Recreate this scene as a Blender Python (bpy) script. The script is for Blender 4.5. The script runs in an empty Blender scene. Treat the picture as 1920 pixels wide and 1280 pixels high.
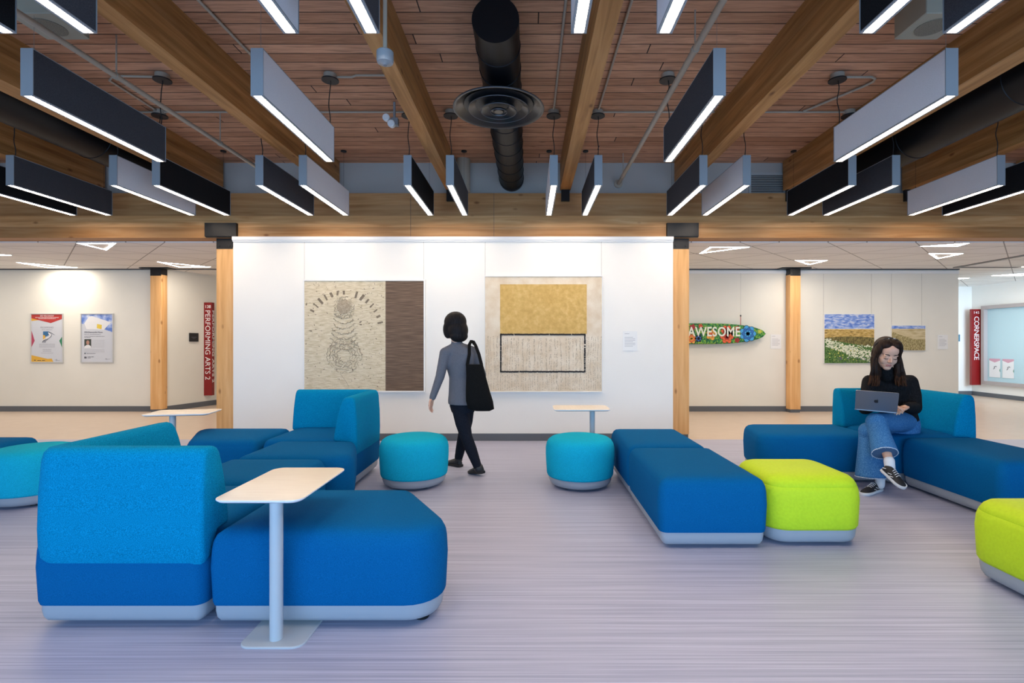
import bpy, bmesh, math, random
from mathutils import Vector, Matrix, Euler
random.seed(7)
SC = bpy.context.scene
COL = SC.collection

# ------------------------------------------------------------------ camera
F = 950.0                      # focal length in pixels of a 1920 px wide frame
cam_d = bpy.data.cameras.new('camera')
cam = bpy.data.objects.new('camera', cam_d)
COL.objects.link(cam)
cam.location = (0, 0, 1.3)
cam.rotation_euler = (math.radians(90), 0, 0)
cam_d.sensor_width = 36.0
cam_d.lens = 36.0 * F / 1920.0
cam_d.shift_x = -30.0 / 1920.0
cam_d.shift_y = 2.0 / 1920.0
cam_d.clip_start = 0.05
SC.camera = cam

# ------------------------------------------------------------------ world, daylight, exposure
SC.view_settings.view_transform = 'Standard'
SC.view_settings.look = 'None'
SC.view_settings.gamma = 1.0
SC.view_settings.use_curve_mapping = False
SC.view_settings.exposure = 0.0
SC.cycles.use_denoising = True
SC.cycles.max_bounces = 8
SC.cycles.diffuse_bounces = 5
SC.cycles.glossy_bounces = 4
SC.cycles.sample_clamp_indirect = 6.0
w = bpy.data.worlds.new('world'); SC.world = w; w.use_nodes = True
w.node_tree.nodes['Background'].inputs[0].default_value = (0.80, 0.90, 1.0, 1)
w.node_tree.nodes['Background'].inputs[1].default_value = 0.38

def area(name, loc, target, sx, sy, power, color, spread=180):
    d = bpy.data.lights.new(name, 'AREA'); d.shape = 'RECTANGLE'; d.size = sx; d.size_y = sy
    d.energy = power; d.color = color; d.spread = math.radians(spread)
    o = bpy.data.objects.new(name, d); COL.objects.link(o); o.location = loc
    o.rotation_euler = (Vector(target) - Vector(loc)).to_track_quat('-Z', 'Y').to_euler()
    return o
# daylight from the glazed side of the room behind the camera, and from an area light added for an unseen window right of the corridor
area('window_daylight', (0, -2.3, 1.25), (0, 4, .1), 13, 2.2, 465, (0.34, 0.63, 1.0))
area('corridor_daylight', (9.9, 8.2, 1.6), (10.7, 12.5, 1.3), 1.6, 1.8, 32, (0.55, 0.78, 1.0), 75)

LED = (1.0, 0.81, 0.62)
LED_STRENGTH = 47.0
TRI_STRENGTH = 98.0

# ------------------------------------------------------------------ materials
MATS = {}
def _new(name):
    m = bpy.data.materials.new(name); m.use_nodes = True
    nt = m.node_tree; b = nt.nodes['Principled BSDF']
    MATS[name] = m
    return m, nt, b
def rgba(c): return (c[0], c[1], c[2], 1)
def s2l(*c):
    return tuple(((v/255)/12.92 if v/255 <= .04045 else ((v/255+.055)/1.055)**2.4) for v in c)
def setspec(b, v):
    b.inputs['Specular IOR Level'].default_value = v
def plain(name, c, rough=.5, metal=0, spec=.5, noise=0.0, nscale=40):
    m, nt, b = _new(name)
    b.inputs['Base Color'].default_value = rgba(c)
    b.inputs['Roughness'].default_value = rough
    b.inputs['Metallic'].default_value = metal
    setspec(b, spec)
    if noise:
        tc = nt.nodes.new('ShaderNodeTexCoord'); n = nt.nodes.new('ShaderNodeTexNoise')
        n.inputs['Scale'].default_value = nscale; n.inputs['Detail'].default_value = 3
        nt.links.new(tc.outputs['Object'], n.inputs['Vector'])
        r = nt.nodes.new('ShaderNodeValToRGB')
        r.color_ramp.elements[0].position = .3; r.color_ramp.elements[1].position = .7
        r.color_ramp.elements[0].color = rgba([v*(1-noise) for v in c])
        r.color_ramp.elements[1].color = rgba([min(1, v*(1+noise)) for v in c])
        nt.links.new(n.outputs['Fac'], r.inputs['Fac']); nt.links.new(r.outputs['Color'], b.inputs['Base Color'])
    return m
def emis(name, c, strength):
    m, nt, b = _new(name)
    b.inputs['Base Color'].default_value = (.8, .8, .8, 1)
    b.inputs['Emission Color'].default_value = rgba(c)
    b.inputs['Emission Strength'].default_value = strength
    return m
def noise_mat(name, stops, scale=(1, 1, 1), nscale=5, detail=4, rough=.6, bump=0.0, spec=.4, dist=.0, rot=(0, 0, 0), bscale=None, metal=0):
    """colour ramp over a stretched noise"""
    m, nt, b = _new(name)
    tc = nt.nodes.new('ShaderNodeTexCoord'); mp = nt.nodes.new('ShaderNodeMapping')
    mp.inputs['Scale'].default_value = scale; mp.inputs['Rotation'].default_value = rot
    n = nt.nodes.new('ShaderNodeTexNoise'); n.inputs['Scale'].default_value = nscale
    n.inputs['Detail'].default_value = detail; n.inputs['Distortion'].default_value = dist
    nt.links.new(tc.outputs['Object'], mp.inputs['Vector']); nt.links.new(mp.outputs['Vector'], n.inputs['Vector'])
    r = nt.nodes.new('ShaderNodeValToRGB')
    cr = r.color_ramp
    while len(cr.elements) < len(stops): cr.elements.new(.5)
    for e, (p, c) in zip(cr.elements, stops): e.position = p; e.color = rgba(c)
    nt.links.new(n.outputs['Fac'], r.inputs['Fac']); nt.links.new(r.outputs['Color'], b.inputs['Base Color'])
    b.inputs['Roughness'].default_value = rough; setspec(b, spec); b.inputs['Metallic'].default_value = metal
    if bump:
        bp = nt.nodes.new('ShaderNodeBump'); bp.inputs['Strength'].default_value = bump; bp.inputs['Distance'].default_value = .004
        src = n
        if bscale:
            n2 = nt.nodes.new('ShaderNodeTexNoise'); n2.inputs['Scale'].default_value = bscale
            nt.links.new(tc.outputs['Object'], n2.inputs['Vector']); src = n2
        nt.links.new(src.outputs['Fac'], bp.inputs['Height']); nt.links.new(bp.outputs['Normal'], b.inputs['Normal'])
    return m
def fabric(name, c, var=.25, nscale=220, rough=.9, sheen=.0):
    m = noise_mat(name, [(.3, [v*(1-var) for v in c]), (.5, c), (.72, [min(1, v*(1+var)+.01*var) for v in c])], nscale=nscale, detail=2, rough=rough, bump=.35, spec=.04)
    b = m.node_tree.nodes['Principled BSDF']
    b.inputs['Sheen Weight'].default_value = sheen
    return m

navy = fabric('navy_wool_fabric', (.002, .105, .290), .14, 260)
blue = fabric('speckled_blue_fabric', (.001, .220, .430), .36, 300)
cyan = fabric('speckled_cyan_fabric', (.008, .40, .60), .24, 300)
lime = fabric('lime_green_leather', (.53, .72, .030), .04, 60, rough=.45, sheen=0)
plinth_m = plain('grey_plastic_plinth', (.33, .36, .41), .45, spec=.3)
black_m = plain('black_plastic', (.012, .012, .014), .5)
duct_m = plain('black_painted_duct', (.004, .0045, .006), .45, spec=.22)
satin_black = plain('black_steel', (.010, .011, .013), .45, spec=.35)
white_wall = noise_mat('white_painted_wall', [(.3, (.87, .85, .80)), (.7, (.89, .87, .82))], nscale=2, rough=.75, spec=.3)
hall_wall = noise_mat('warm_white_painted_wall', [(.3, (.77, .745, .66)), (.7, (.80, .775, .69))], nscale=2, rough=.75, spec=.3)
grey_infill = plain('grey_painted_board', (.42, .40, .37), .7)
cove_m = plain('grey_rubber_baseboard', (.115, .125, .14), .5)
trim_white = plain('white_rail', (.82, .82, .80), .45)
alu = plain('anodised_aluminium', (.30, .32, .34), .45, metal=.1)
felt_dark = noise_mat('charcoal_felt', [(.3, (.045, .045, .052)), (.7, (.075, .075, .084))], nscale=180, rough=.95, spec=.1)
felt_black = noise_mat('black_felt', [(.3, (.008, .008, .009)), (.7, (.016, .016, .018))], nscale=180, rough=.95, spec=.1)
felt_light = noise_mat('light_grey_felt', [(.3, (.70, .69, .72)), (.7, (.78, .77, .80))], nscale=180, rough=.95, spec=.1)
led_m = emis('led_diffuser', LED, LED_STRENGTH)
tri_m = emis('triangle_led_diffuser', (1.0, .88, .75), TRI_STRENGTH)
cord_m = plain('black_cord', (.01, .01, .01), .6)
wire_m = plain('steel_wire', (.30, .29, .28), .4, metal=.6)
pipe_m = plain('beige_painted_pipe', (.38, .32, .25), .5)
box_m = plain('beige_painted_box', (.33, .31, .24), .6)
glulam = None

def wood(name, axis, c1, c2, c3, lam=0.0, lamaxis=2, rough=.55, knots=True):
    m, nt, b = _new(name)
    tc = nt.nodes.new('ShaderNodeTexCoord'); mp = nt.nodes.new('ShaderNodeMapping')
    sc = [9, 9, 9]; sc[axis] = .55
    mp.inputs['Scale'].default_value = sc
    n = nt.nodes.new('ShaderNodeTexNoise'); n.inputs['Scale'].default_value = 2.2; n.inputs['Detail'].default_value = 6
    n.inputs['Distortion'].default_value = .6
    nt.links.new(tc.outputs['Object'], mp.inputs['Vector']); nt.links.new(mp.outputs['Vector'], n.inputs['Vector'])
    r = nt.nodes.new('ShaderNodeValToRGB'); cr = r.color_ramp; cr.elements.new(.5)
    for e, (p, c) in zip(cr.elements, [(.28, c1), (.5, c2), (.72, c3)]): e.position = p; e.color = rgba(c)
    nt.links.new(n.outputs['Fac'], r.inputs['Fac'])
    out = r.outputs['Color']
    if lam:
        sep = nt.nodes.new('ShaderNodeSeparateXYZ'); nt.links.new(tc.outputs['Object'], sep.inputs[0])
        d = nt.nodes.new('ShaderNodeMath'); d.operation = 'DIVIDE'; d.inputs[1].default_value = lam
        nt.links.new(sep.outputs[lamaxis], d.inputs[0])
        fl = nt.nodes.new('ShaderNodeMath'); fl.operation = 'FLOOR'; nt.links.new(d.outputs[0], fl.inputs[0])
        wn = nt.nodes.new('ShaderNodeTexWhiteNoise'); wn.noise_dimensions = '1D'; nt.links.new(fl.outputs[0], wn.inputs['W'])
        mr = nt.nodes.new('ShaderNodeMapRange'); mr.inputs['To Min'].default_value = .72; mr.inputs['To Max'].default_value = 1.12
        nt.links.new(wn.outputs['Value'], mr.inputs['Value'])
        mx = nt.nodes.new('ShaderNodeMix'); mx.data_type = 'RGBA'; mx.blend_type = 'MULTIPLY'; mx.inputs['Factor'].default_value = 1
        cb = nt.nodes.new('ShaderNodeCombineColor')
        for i in range(3): nt.links.new(mr.outputs[0], cb.inputs[i])
        nt.links.new(out, mx.inputs[6]); nt.links.new(cb.outputs[0], mx.inputs[7]); out = mx.outputs[2]
    if knots:
        mp2 = nt.nodes.new('ShaderNodeMapping'); sc2 = [3.2, 3.2, 3.2]; sc2[axis] = 1.5
        mp2.inputs['Scale'].default_value = sc2
        v = nt.nodes.new('ShaderNodeTexVoronoi'); v.inputs['Scale'].default_value = 1.6
        nt.links.new(tc.outputs['Object'], mp2.inputs['Vector']); nt.links.new(mp2.outputs['Vector'], v.inputs['Vector'])
        r2 = nt.nodes.new('ShaderNodeValToRGB'); r2.color_ramp.elements[0].position = .04; r2.color_ramp.elements[1].position = .12
        r2.color_ramp.elements[0].color = (.45, .33, .25, 1); r2.color_ramp.elements[1].color = (1, 1, 1, 1)
        nt.links.new(v.outputs['Distance'], r2.inputs['Fac'])
        mx = nt.nodes.new('ShaderNodeMix'); mx.data_type = 'RGBA'; mx.blend_type = 'MULTIPLY'; mx.inputs['Factor'].default_value = .9
        nt.links.new(out, mx.inputs[6]); nt.links.new(r2.outputs['Color'], mx.inputs[7]); out = mx.outputs[2]
    nt.links.new(out, b.inputs['Base Color'])
    b.inputs['Roughness'].default_value = rough; setspec(b, .35)
    return m
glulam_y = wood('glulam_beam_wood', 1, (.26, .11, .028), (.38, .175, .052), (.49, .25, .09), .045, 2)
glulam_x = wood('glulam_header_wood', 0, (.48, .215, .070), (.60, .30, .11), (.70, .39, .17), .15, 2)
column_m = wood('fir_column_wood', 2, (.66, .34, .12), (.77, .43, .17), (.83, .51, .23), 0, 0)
maple = noise_mat('pale_maple_laminate', [(.35, (.74, .67, .58)), (.65, (.78, .72, .63))], scale=(3, 30, 3), nscale=2, rough=.4)
edge_white = plain('white_edge_band', (.85, .86, .88), .4)
table_paint = plain('pale_grey_powder_coat', (.46, .50, .54), .4)
under_m = plain('dark_underside', (.05, .05, .06), .6)

def deck_material():
    m, nt, b = _new('plank_deck_wood')
    tc = nt.nodes.new('ShaderNodeTexCoord')
    br = nt.nodes.new('ShaderNodeTexBrick')
    br.inputs['Scale'].default_value = 1; br.inputs['Brick Width'].default_value = 3.4; br.inputs['Row Height'].default_value = .133
    br.inputs['Mortar Size'].default_value = .0048; br.inputs['Mortar Smooth'].default_value = .1
    br.inputs['Color1'].default_value = (.43, .215, .12, 1); br.inputs['Color2'].default_value = (.64, .36, .225, 1)
    br.inputs['Mortar'].default_value = (.03, .014, .01, 1); br.offset = 0.0
    sep = nt.nodes.new('ShaderNodeSeparateXYZ'); nt.links.new(tc.outputs['Object'], sep.inputs[0])
    def M(op, x, y=None):
        q = nt.nodes.new('ShaderNodeMath'); q.operation = op; nt.links.new(x, q.inputs[0])
        if isinstance(y, float): q.inputs[1].default_value = y
        elif y is not None: nt.links.new(y, q.inputs[1])
        return q.outputs[0]
    wn = nt.nodes.new('ShaderNodeTexWhiteNoise'); wn.noise_dimensions = '1D'
    nt.links.new(M('FLOOR', M('DIVIDE', sep.outputs[1], .133)), wn.inputs['W'])
    cx = nt.nodes.new('ShaderNodeCombineXYZ')
    nt.links.new(M('ADD', sep.outputs[0], M('MULTIPLY', wn.outputs['Value'], 17.0)), cx.inputs[0]); nt.links.new(sep.outputs[1], cx.inputs[1])
    nt.links.new(cx.outputs[0], br.inputs['Vector'])
    mp = nt.nodes.new('ShaderNodeMapping'); mp.inputs['Scale'].default_value = (1.2, 16, 1)
    n = nt.nodes.new('ShaderNodeTexNoise'); n.inputs['Scale'].default_value = 2.5; n.inputs['Detail'].default_value = 6; n.inputs['Distortion'].default_value = 1
    nt.links.new(tc.outputs['Object'], mp.inputs['Vector']); nt.links.new(mp.outputs['Vector'], n.inputs['Vector'])
    r = nt.nodes.new('ShaderNodeValToRGB'); r.color_ramp.elements[0].position = .3; r.color_ramp.elements[1].position = .6
    r.color_ramp.elements[0].color = (.55, .48, .42, 1); r.color_ramp.elements[1].color = (1.05, 1.02, 1, 1)
    nt.links.new(n.outputs['Fac'], r.inputs['Fac'])
    mx = nt.nodes.new('ShaderNodeMix'); mx.data_type = 'RGBA'; mx.blend_type = 'MULTIPLY'; mx.inputs['Factor'].default_value = .8
    nt.links.new(br.outputs['Color'], mx.inputs[6]); nt.links.new(r.outputs['Color'], mx.inputs[7])
    v = nt.nodes.new('ShaderNodeTexVoronoi'); v.inputs['Scale'].default_value = 2.1
    mp2 = nt.nodes.new('ShaderNodeMapping'); mp2.inputs['Scale'].default_value = (.8, 1.9, 1)
    nt.links.new(tc.outputs['Object'], mp2.inputs['Vector']); nt.links.new(mp2.outputs['Vector'], v.inputs['Vector'])
    r2 = nt.nodes.new('ShaderNodeValToRGB'); r2.color_ramp.elements[0].position = .03; r2.color_ramp.elements[1].position = .1
    r2.color_ramp.elements[0].color = (.35, .22, .16, 1); r2.color_ramp.elements[1].color = (1, 1, 1, 1)
    nt.links.new(v.outputs['Distance'], r2.inputs['Fac'])
    mx2 = nt.nodes.new('ShaderNodeMix'); mx2.data_type = 'RGBA'; mx2.blend_type = 'MULTIPLY'; mx2.inputs['Factor'].default_value = .8
    nt.links.new(mx.outputs[2], mx2.inputs[6]); nt.links.new(r2.outputs['Color'], mx2.inputs[7])
    nt.links.new(mx2.outputs[2], b.inputs['Base Color'])
    bp = nt.nodes.new('ShaderNodeBump'); bp.invert = True; bp.inputs['Strength'].default_value = .6; bp.inputs['Distance'].default_value = .01
    nt.links.new(br.outputs['Fac'], bp.inputs['Height']); nt.links.new(bp.outputs['Normal'], b.inputs['Normal'])
    b.inputs['Roughness'].default_value = .65; setspec(b, .3)
    return m
deck_m = deck_material()

def floor_material():
    m, nt, b = _new('streaked_lilac_linoleum')
    tc = nt.nodes.new('ShaderNodeTexCoord')
    outs = []
    for sc, ns, det in (((1.3, 190, 1), 1.0, 3), ((.5, 55, 1), 1.0, 4)):
        mp = nt.nodes.new('ShaderNodeMapping'); mp.inputs['Scale'].default_value = sc
        n = nt.nodes.new('ShaderNodeTexNoise'); n.inputs['Scale'].default_value = ns; n.inputs['Detail'].default_value = det
        nt.links.new(tc.outputs['Object'], mp.inputs['Vector']); nt.links.new(mp.outputs['Vector'], n.inputs['Vector'])
        outs.append(n)
    ad = nt.nodes.new('ShaderNodeMath'); ad.operation = 'ADD'
    ml = nt.nodes.new('ShaderNodeMath'); ml.operation = 'MULTIPLY'; ml.inputs[1].default_value = .5
    nt.links.new(outs[0].outputs['Fac'], ad.inputs[0]); nt.links.new(outs[1].outputs['Fac'], ad.inputs[1]); nt.links.new(ad.outputs[0], ml.inputs[0])
    r = nt.nodes.new('ShaderNodeValToRGB'); cr = r.color_ramp; cr.elements.new(.5)
    for e, (p, c) in zip(cr.elements, [(.36, (.285, .30, .44)), (.5, (.395, .41, .55)), (.64, (.515, .53, .67))]): e.position = p; e.color = rgba(c)
    nt.links.new(ml.outputs[0], r.inputs['Fac']); nt.links.new(r.outputs['Color'], b.inputs['Base Color'])
    b.inputs['Roughness'].default_value = .42; setspec(b, .4)
    return m
floor_m = floor_material()
hall_floor_m = noise_mat('tan_linoleum', [(.3, (.56, .45, .36)), (.7, (.60, .49, .40))], nscale=6, rough=.32, spec=.5)

def tile_ceiling_material():
    m, nt, b = _new('triangular_acoustic_tiles')
    tc = nt.nodes.new('ShaderNodeTexCoord'); sep = nt.nodes.new('ShaderNodeSeparateXYZ'); nt.links.new(tc.outputs['Object'], sep.inputs[0])
    def M(op, a, bb=None):
        n = nt.nodes.new('ShaderNodeMath'); n.operation = op
        for i, v in enumerate((a, bb)):
            if v is None: continue
            if isinstance(v, (int, float)): n.inputs[i].default_value = v
            else: nt.links.new(v, n.inputs[i])
        return n.outputs[0]
    X, Y = sep.outputs[0], sep.outputs[1]
    def line(expr, per, w):
        f = M('PINGPONG', M('DIVIDE', expr, per), .5)
        return M('LESS_THAN', f, w/per)
    a = line(M('SUBTRACT', Y, 6.70), .61, .007)
    c = line(M('SUBTRACT', M('ADD', X, Y), 2.61+6.70), 1.22, .010)
    d = line(M('SUBTRACT', M('SUBTRACT', X, Y), 2.61-6.70), 1.22, .010)
    k = M('MAXIMUM', M('MAXIMUM', a, c), d)
    mx = nt.nodes.new('ShaderNodeMix'); mx.data_type = 'RGBA'
    nt.links.new(k, mx.inputs['Factor']); mx.inputs[6].default_value = (.84, .83, .81, 1); mx.inputs[7].default_value = (.36, .35, .34, 1)
    nt.links.new(mx.outputs[2], b.inputs['Base Color']); b.inputs['Roughness'].default_value = .9; setspec(b, .1)
    return m
tile_m = tile_ceiling_material()

# ------------------------------------------------------------------ object helpers
def tag(o, label=None, cat=None, group=None, kind=None):
    if label: o['label'] = label
    if cat: o['category'] = cat
    if group: o['group'] = group
    if kind: o['kind'] = kind
    return o
def empty(name, loc=(0, 0, 0), rz=0, label=None, cat=None, group=None):
    o = bpy.data.objects.new(name, None); COL.objects.link(o); o.location = loc; o.rotation_euler = (0, 0, rz)
    o.empty_display_size = .1
    return tag(o, label, cat, group)
def link_mesh(name, me, parent=None):
    o = bpy.data.objects.new(name, me); COL.objects.link(o)
    if parent is not None: o.parent = parent
    return o

class MB:
    def __init__(s): s.v = []; s.f = []; s.m = []; s.cur = 0
    def add(s, vs, fs):
        k = len(s.v); s.v += [tuple(p) for p in vs]
        for f in fs: s.f.append(tuple(i+k for i in f)); s.m.append(s.cur)
    def box(s, x0, x1, y0, y1, z0, z1):
        s.add([(x0, y0, z0), (x1, y0, z0), (x1, y1, z0), (x0, y1, z0), (x0, y0, z1), (x1, y0, z1), (x1, y1, z1), (x0, y1, z1)],
              [(0, 3, 2, 1), (4, 5, 6, 7), (0, 1, 5, 4), (1, 2, 6, 5), (2, 3, 7, 6), (3, 0, 4, 7)]); return s
    def rings(s, rings, cap0=True, cap1=True, closed=True):
        n = len(rings[0]); vs = [p for r in rings for p in r]; fs = []
        for i in range(len(rings)-1):
            for j in range(n if closed else n-1):
                k = (j+1) % n
                fs.append((i*n+j, i*n+k, (i+1)*n+k, (i+1)*n+j))
        if cap0: fs.append(tuple(reversed(range(n))))
        if cap1: fs.append(tuple(range((len(rings)-1)*n, len(rings)*n)))
        s.add(vs, fs); return s
    def tube(s, pts, r, n=10, caps=True):
        pts = [Vector(p) for p in pts]; rs = r if isinstance(r, (list, tuple)) else [r]*len(pts)
        rings = []; up = None
        for i, p in enumerate(pts):
            t = (pts[min(i+1, len(pts)-1)] - pts[max(i-1, 0)]).normalized()
            if up is None:
                up = t.orthogonal().normalized()
            u = (up - t*up.dot(t)); u = u.normalized() if u.length > 1e-6 else t.orthogonal().normalized()
            up = u; w_ = t.cross(u)
            rings.append([p + (u*math.cos(a)+w_*math.sin(a))*rs[i] for a in [2*math.pi*k/n for k in range(n)]])
        return s.rings(rings, caps, caps)
    def cyl(s, c, r, h, n=24, r2=None):
        r2 = r if r2 is None else r2
        return s.rings([[(c[0]+rr*math.cos(2*math.pi*k/n), c[1]+rr*math.sin(2*math.pi*k/n), z) for k in range(n)] for rr, z in ((r, c[2]), (r2, c[2]+h))])
    def lathe(s, c, prof, n=40, caps=True):
        return s.rings([[(c[0]+r*math.cos(2*math.pi*k/n), c[1]+r*math.sin(2*math.pi*k/n), c[2]+z) for k in range(n)] for r, z in prof], caps, caps)
    def ell(s, c, r, n=16, m=10, M=None):
        rings = []
        for i in range(1, m):
            a = math.pi*i/m
            rings.append([Vector((r[0]*math.sin(a)*math.cos(2*math.pi*k/n), r[1]*math.sin(a)*math.sin(2*math.pi*k/n), -r[2]*math.cos(a))) for k in range(n)])
        vs = [[(M @ p if M else p) + Vector(c) for p in rg] for rg in rings]
        return s.rings(vs)
    def poly(s, pts): s.add(pts, [tuple(range(len(pts)))]); return s
    def build(s, name, mats, parent=None, smooth=True, ang=35, off=None):
        me = bpy.data.meshes.new(name)
        me.from_pydata([tuple(p) for p in s.v], [], s.f)
        for m in (mats if isinstance(mats, (list, tuple)) else [mats]): me.materials.append(m)
        me.polygons.foreach_set('material_index', s.m)
        if smooth:
            me.polygons.foreach_set('use_smooth', [True]*len(me.polygons)); me.set_sharp_from_angle(angle=math.radians(ang))
        me.update()
        o = link_mesh(name, me, parent)
        return o

def boxo(name, dims, mat, parent=None, **kw):
    o = MB().box(*dims).build(name, mat, parent, smooth=False)
    return tag(o, **kw) if kw else o
def struct(name, dims, mat, label=None):
    o = MB().box(*dims).build(name, mat, None, smooth=False); return tag(o, label, kind='structure')

def text_mesh(txt, size, mat, name, parent, M, align='LEFT', ext=.0015, spacing=1.0, bold=0.0):
    cu = bpy.data.curves.new(name, 'FONT'); cu.body = txt; cu.size = size; cu.align_x = align; cu.extrude = ext
    cu.space_character = spacing; cu.offset = bold; cu.resolution_u = 3
    t = bpy.data.objects.new(name, cu); COL.objects.link(t)
    dg = bpy.context.evaluated_depsgraph_get()
    me = bpy.data.meshes.new_from_object(t.evaluated_get(dg))
    bpy.data.objects.remove(t); bpy.data.curves.remove(cu)
    me.transform(M); me.materials.clear(); me.materials.append(mat)
    me.name = name
    return link_mesh(name, me, parent)
def wall_M(x, y, z, rz=0):
    """text lying in the XZ plane, facing -Y"""
    return Matrix.Translation((x, y, z)) @ Matrix.Rotation(rz, 4, 'Z') @ Matrix.Rotation(math.radians(90), 4, 'X')

def fillet(poly, rad, inset=0.0, n=7):
    """rounded outline of a convex CCW polygon, edges moved in by inset"""
    N = len(poly); P = [Vector((p[0], p[1])) for p in poly]
    out = []
    lines = []
    for i in range(N):
        a, b = P[i], P[(i+1) % N]; d = (b-a).normalized(); nn = Vector((-d.y, d.x)); lines.append((a+nn*inset, d))
    for i in range(N):
        (a, d0), (b, d1) = lines[i-1], lines[i]
        cr = d0.x*d1.y-d0.y*d1.x
        t = ((b-a).x*d1.y-(b-a).y*d1.x)/cr
        c = a+d0*t
        r = max((rad[i] if isinstance(rad, (list, tuple)) else rad)-inset, .006)
        ang = math.acos(max(-1, min(1, d0.dot(d1))))
        L = r*math.tan(ang/2)
        s0 = c-d0*L; cen = s0+Vector((-d0.y, d0.x))*r
        st = math.atan2(s0.y-cen.y, s0.x-cen.x)
        for k in range(n+1):
            th = st+ang*k/n
            out.append((cen.x+r*math.cos(th), cen.y+r*math.sin(th)))
    return out
def soft_block(mb, poly, rad, prof, n=7, crown=True):
    rings = [[(x, y, z) for x, y in fillet(poly, rad, ins, n)] for ins, z in prof]
    mb.rings(rings); return mb
# ------------------------------------------------------------------ the setting
HY = 6.80      # front of the timber header
TOP = 3.727    # underside of the plank deck
struct('floor', (-12, 12, -3.2, HY, -.12, 0), floor_m, 'lilac grey linoleum floor with fine horizontal streaks')
struct('floor_hall', (-14, 14, HY, 14, -.12, 0), hall_floor_m, 'smooth tan floor of the hallway behind the columns')
struct('ceiling', (-12, 12, -3.2, HY+.3, TOP, TOP+.15), deck_m, 'reddish brown timber plank ceiling')
struct('ceiling_hall', (-14, 14, 7.04, 14, 2.69, 2.80), tile_m, 'white suspended ceiling of triangular tiles in the hallway')
struct('wall_left', (-12.2, -12, -3.2, 9.6, 0, TOP), white_wall)
struct('wall_right', (12, 12.2, -3.2, 9, 0, TOP), white_wall)
struct('wall_infill', (-12, 12, HY+.05, HY+.2, 3.28, TOP), grey_infill, 'grey painted wall strip above the timber header')
h = MB(); h.box(-12, 12, HY, HY+.24, 2.705, 3.304)
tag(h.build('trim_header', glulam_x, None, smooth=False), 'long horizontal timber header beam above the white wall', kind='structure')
# fine butt joints in the header
for x in (-1.575, -.458):
    o = boxo('trim_joint', (x-.002, x+.002, HY-.002, HY+.001, 2.72, 3.304), under_m); tag(o, kind='structure')
# partition with the two artworks
WY = 6.72
struct('wall_center', (-3.91, 1.924, WY, 7.04, 0, 2.70), white_wall, 'white partition wall carrying two large abstract artworks')
struct('baseboard_center', (-3.91, 1.924, WY-.012, WY, 0, .095), cove_m, 'dark grey baseboard under the white partition')
m = MB(); m.box(-3.91, 1.924, WY-.03, WY, 2.655, 2.70); m.box(-3.91, 1.924, WY-.018, WY, 2.635, 2.655)
tag(m.build('trim_rail', trim_white, None, smooth=False), 'white picture rail along top of the partition', kind='structure')
# hallway back wall and its continuation
BY = 9.57
struct('wall_hall', (-14, -6.83, BY, BY+.2, 0, 2.69), hall_wall, 'cream hallway wall with two framed posters')
struct('wall_hall_right', (1.0, 8.13, BY, BY+.2, 0, 2.69), hall_wall, 'cream hallway wall with landscape paintings')
m = MB(); m.add([(-6.83, BY, 0), (-6.10, 12.3, 0), (-6.30, 12.35, 0), (-7.03, BY+.05, 0), (-6.83, BY, 2.69), (-6.10, 12.3, 2.69), (-6.30, 12.35, 2.69), (-7.03, BY+.05, 2.69)],
      [(0, 1, 5, 4), (1, 2, 6, 5), (2, 3, 7, 6), (3, 0, 4, 7)])
tag(m.build('wall_hall_angled', hall_wall, None, smooth=False), 'cream wall turning away behind the left timber columns', kind='structure')
struct('wall_hall_end', (-6.3, 1.2, 12.3, 12.5, 0, 2.69), hall_wall)
struct('baseboard_hall_left', (-14, -6.83, BY-.012, BY, 0, .10), cove_m)
struct('baseboard_hall_right', (1.0, 8.13, BY-.012, BY, 0, .10), cove_m)
m = MB(); m.add([(-6.83, BY, 0), (-6.815, BY-.003, 0), (-6.085, 12.297, 0), (-6.10, 12.3, 0), (-6.83, BY, .1), (-6.815, BY-.003, .1), (-6.085, 12.297, .1), (-6.10, 12.3, .1)],
      [(0, 1, 5, 4), (1, 2, 6, 5), (2, 3, 7, 6), (4, 5, 6, 7)])
tag(m.build('baseboard_hall_angled', cove_m, None, smooth=False), kind='structure')
struct('trim_rail_hall', (1.9, 8.13, BY-.02, BY, 2.60, 2.655), trim_white, 'pale picture rail along top of the right hallway wall')
struct('trim_dark_strip', (-14, 8.13, BY-.03, BY, 2.672, 2.69), under_m)  # solid dark strip along the top of the hallway walls
# side corridor at the right
struct('wall_corridor_end', (8.13, 11.2, 12.56, 12.7, 0, 2.74), white_wall)
m = MB(); m.box(11.0, 11.15, 9.0, 12.56, 0, .36); m.box(11.0, 11.15, 9.0, 12.56, 2.12, 2.74)
m.box(11.0, 11.15, 12.22, 12.56, .36, 2.12); m.box(11.0, 11.15, 9.0, 9.4, .36, 2.12)
tag(m.build('wall_corridor', white_wall, None, smooth=False), 'pale blue lit corridor wall with a wide interior window', kind='structure')
struct('baseboard_corridor', (10.988, 11.0, 9.0, 12.56, 0, .10), cove_m)
struct('baseboard_corridor_end', (8.13, 11.0, 12.548, 12.56, 0, .10), cove_m)
struct('trim_ceiling_strip', (7.84, 7.92, 7.0, 9.35, 2.675, 2.69), plain('grey_strip', (.22, .21, .20), .6))
struct('trim_ceiling_line', (7.92, 12.5, 9.31, 9.35, 2.675, 2.69), MATS['grey_strip'])
frame_wood = plain('taupe_window_frame', (.42, .37, .36), .5)
wn = empty('window_1', (0, 0, 0)); tag(wn, 'frosted pale blue corridor window in a taupe frame', kind='structure')
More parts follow.
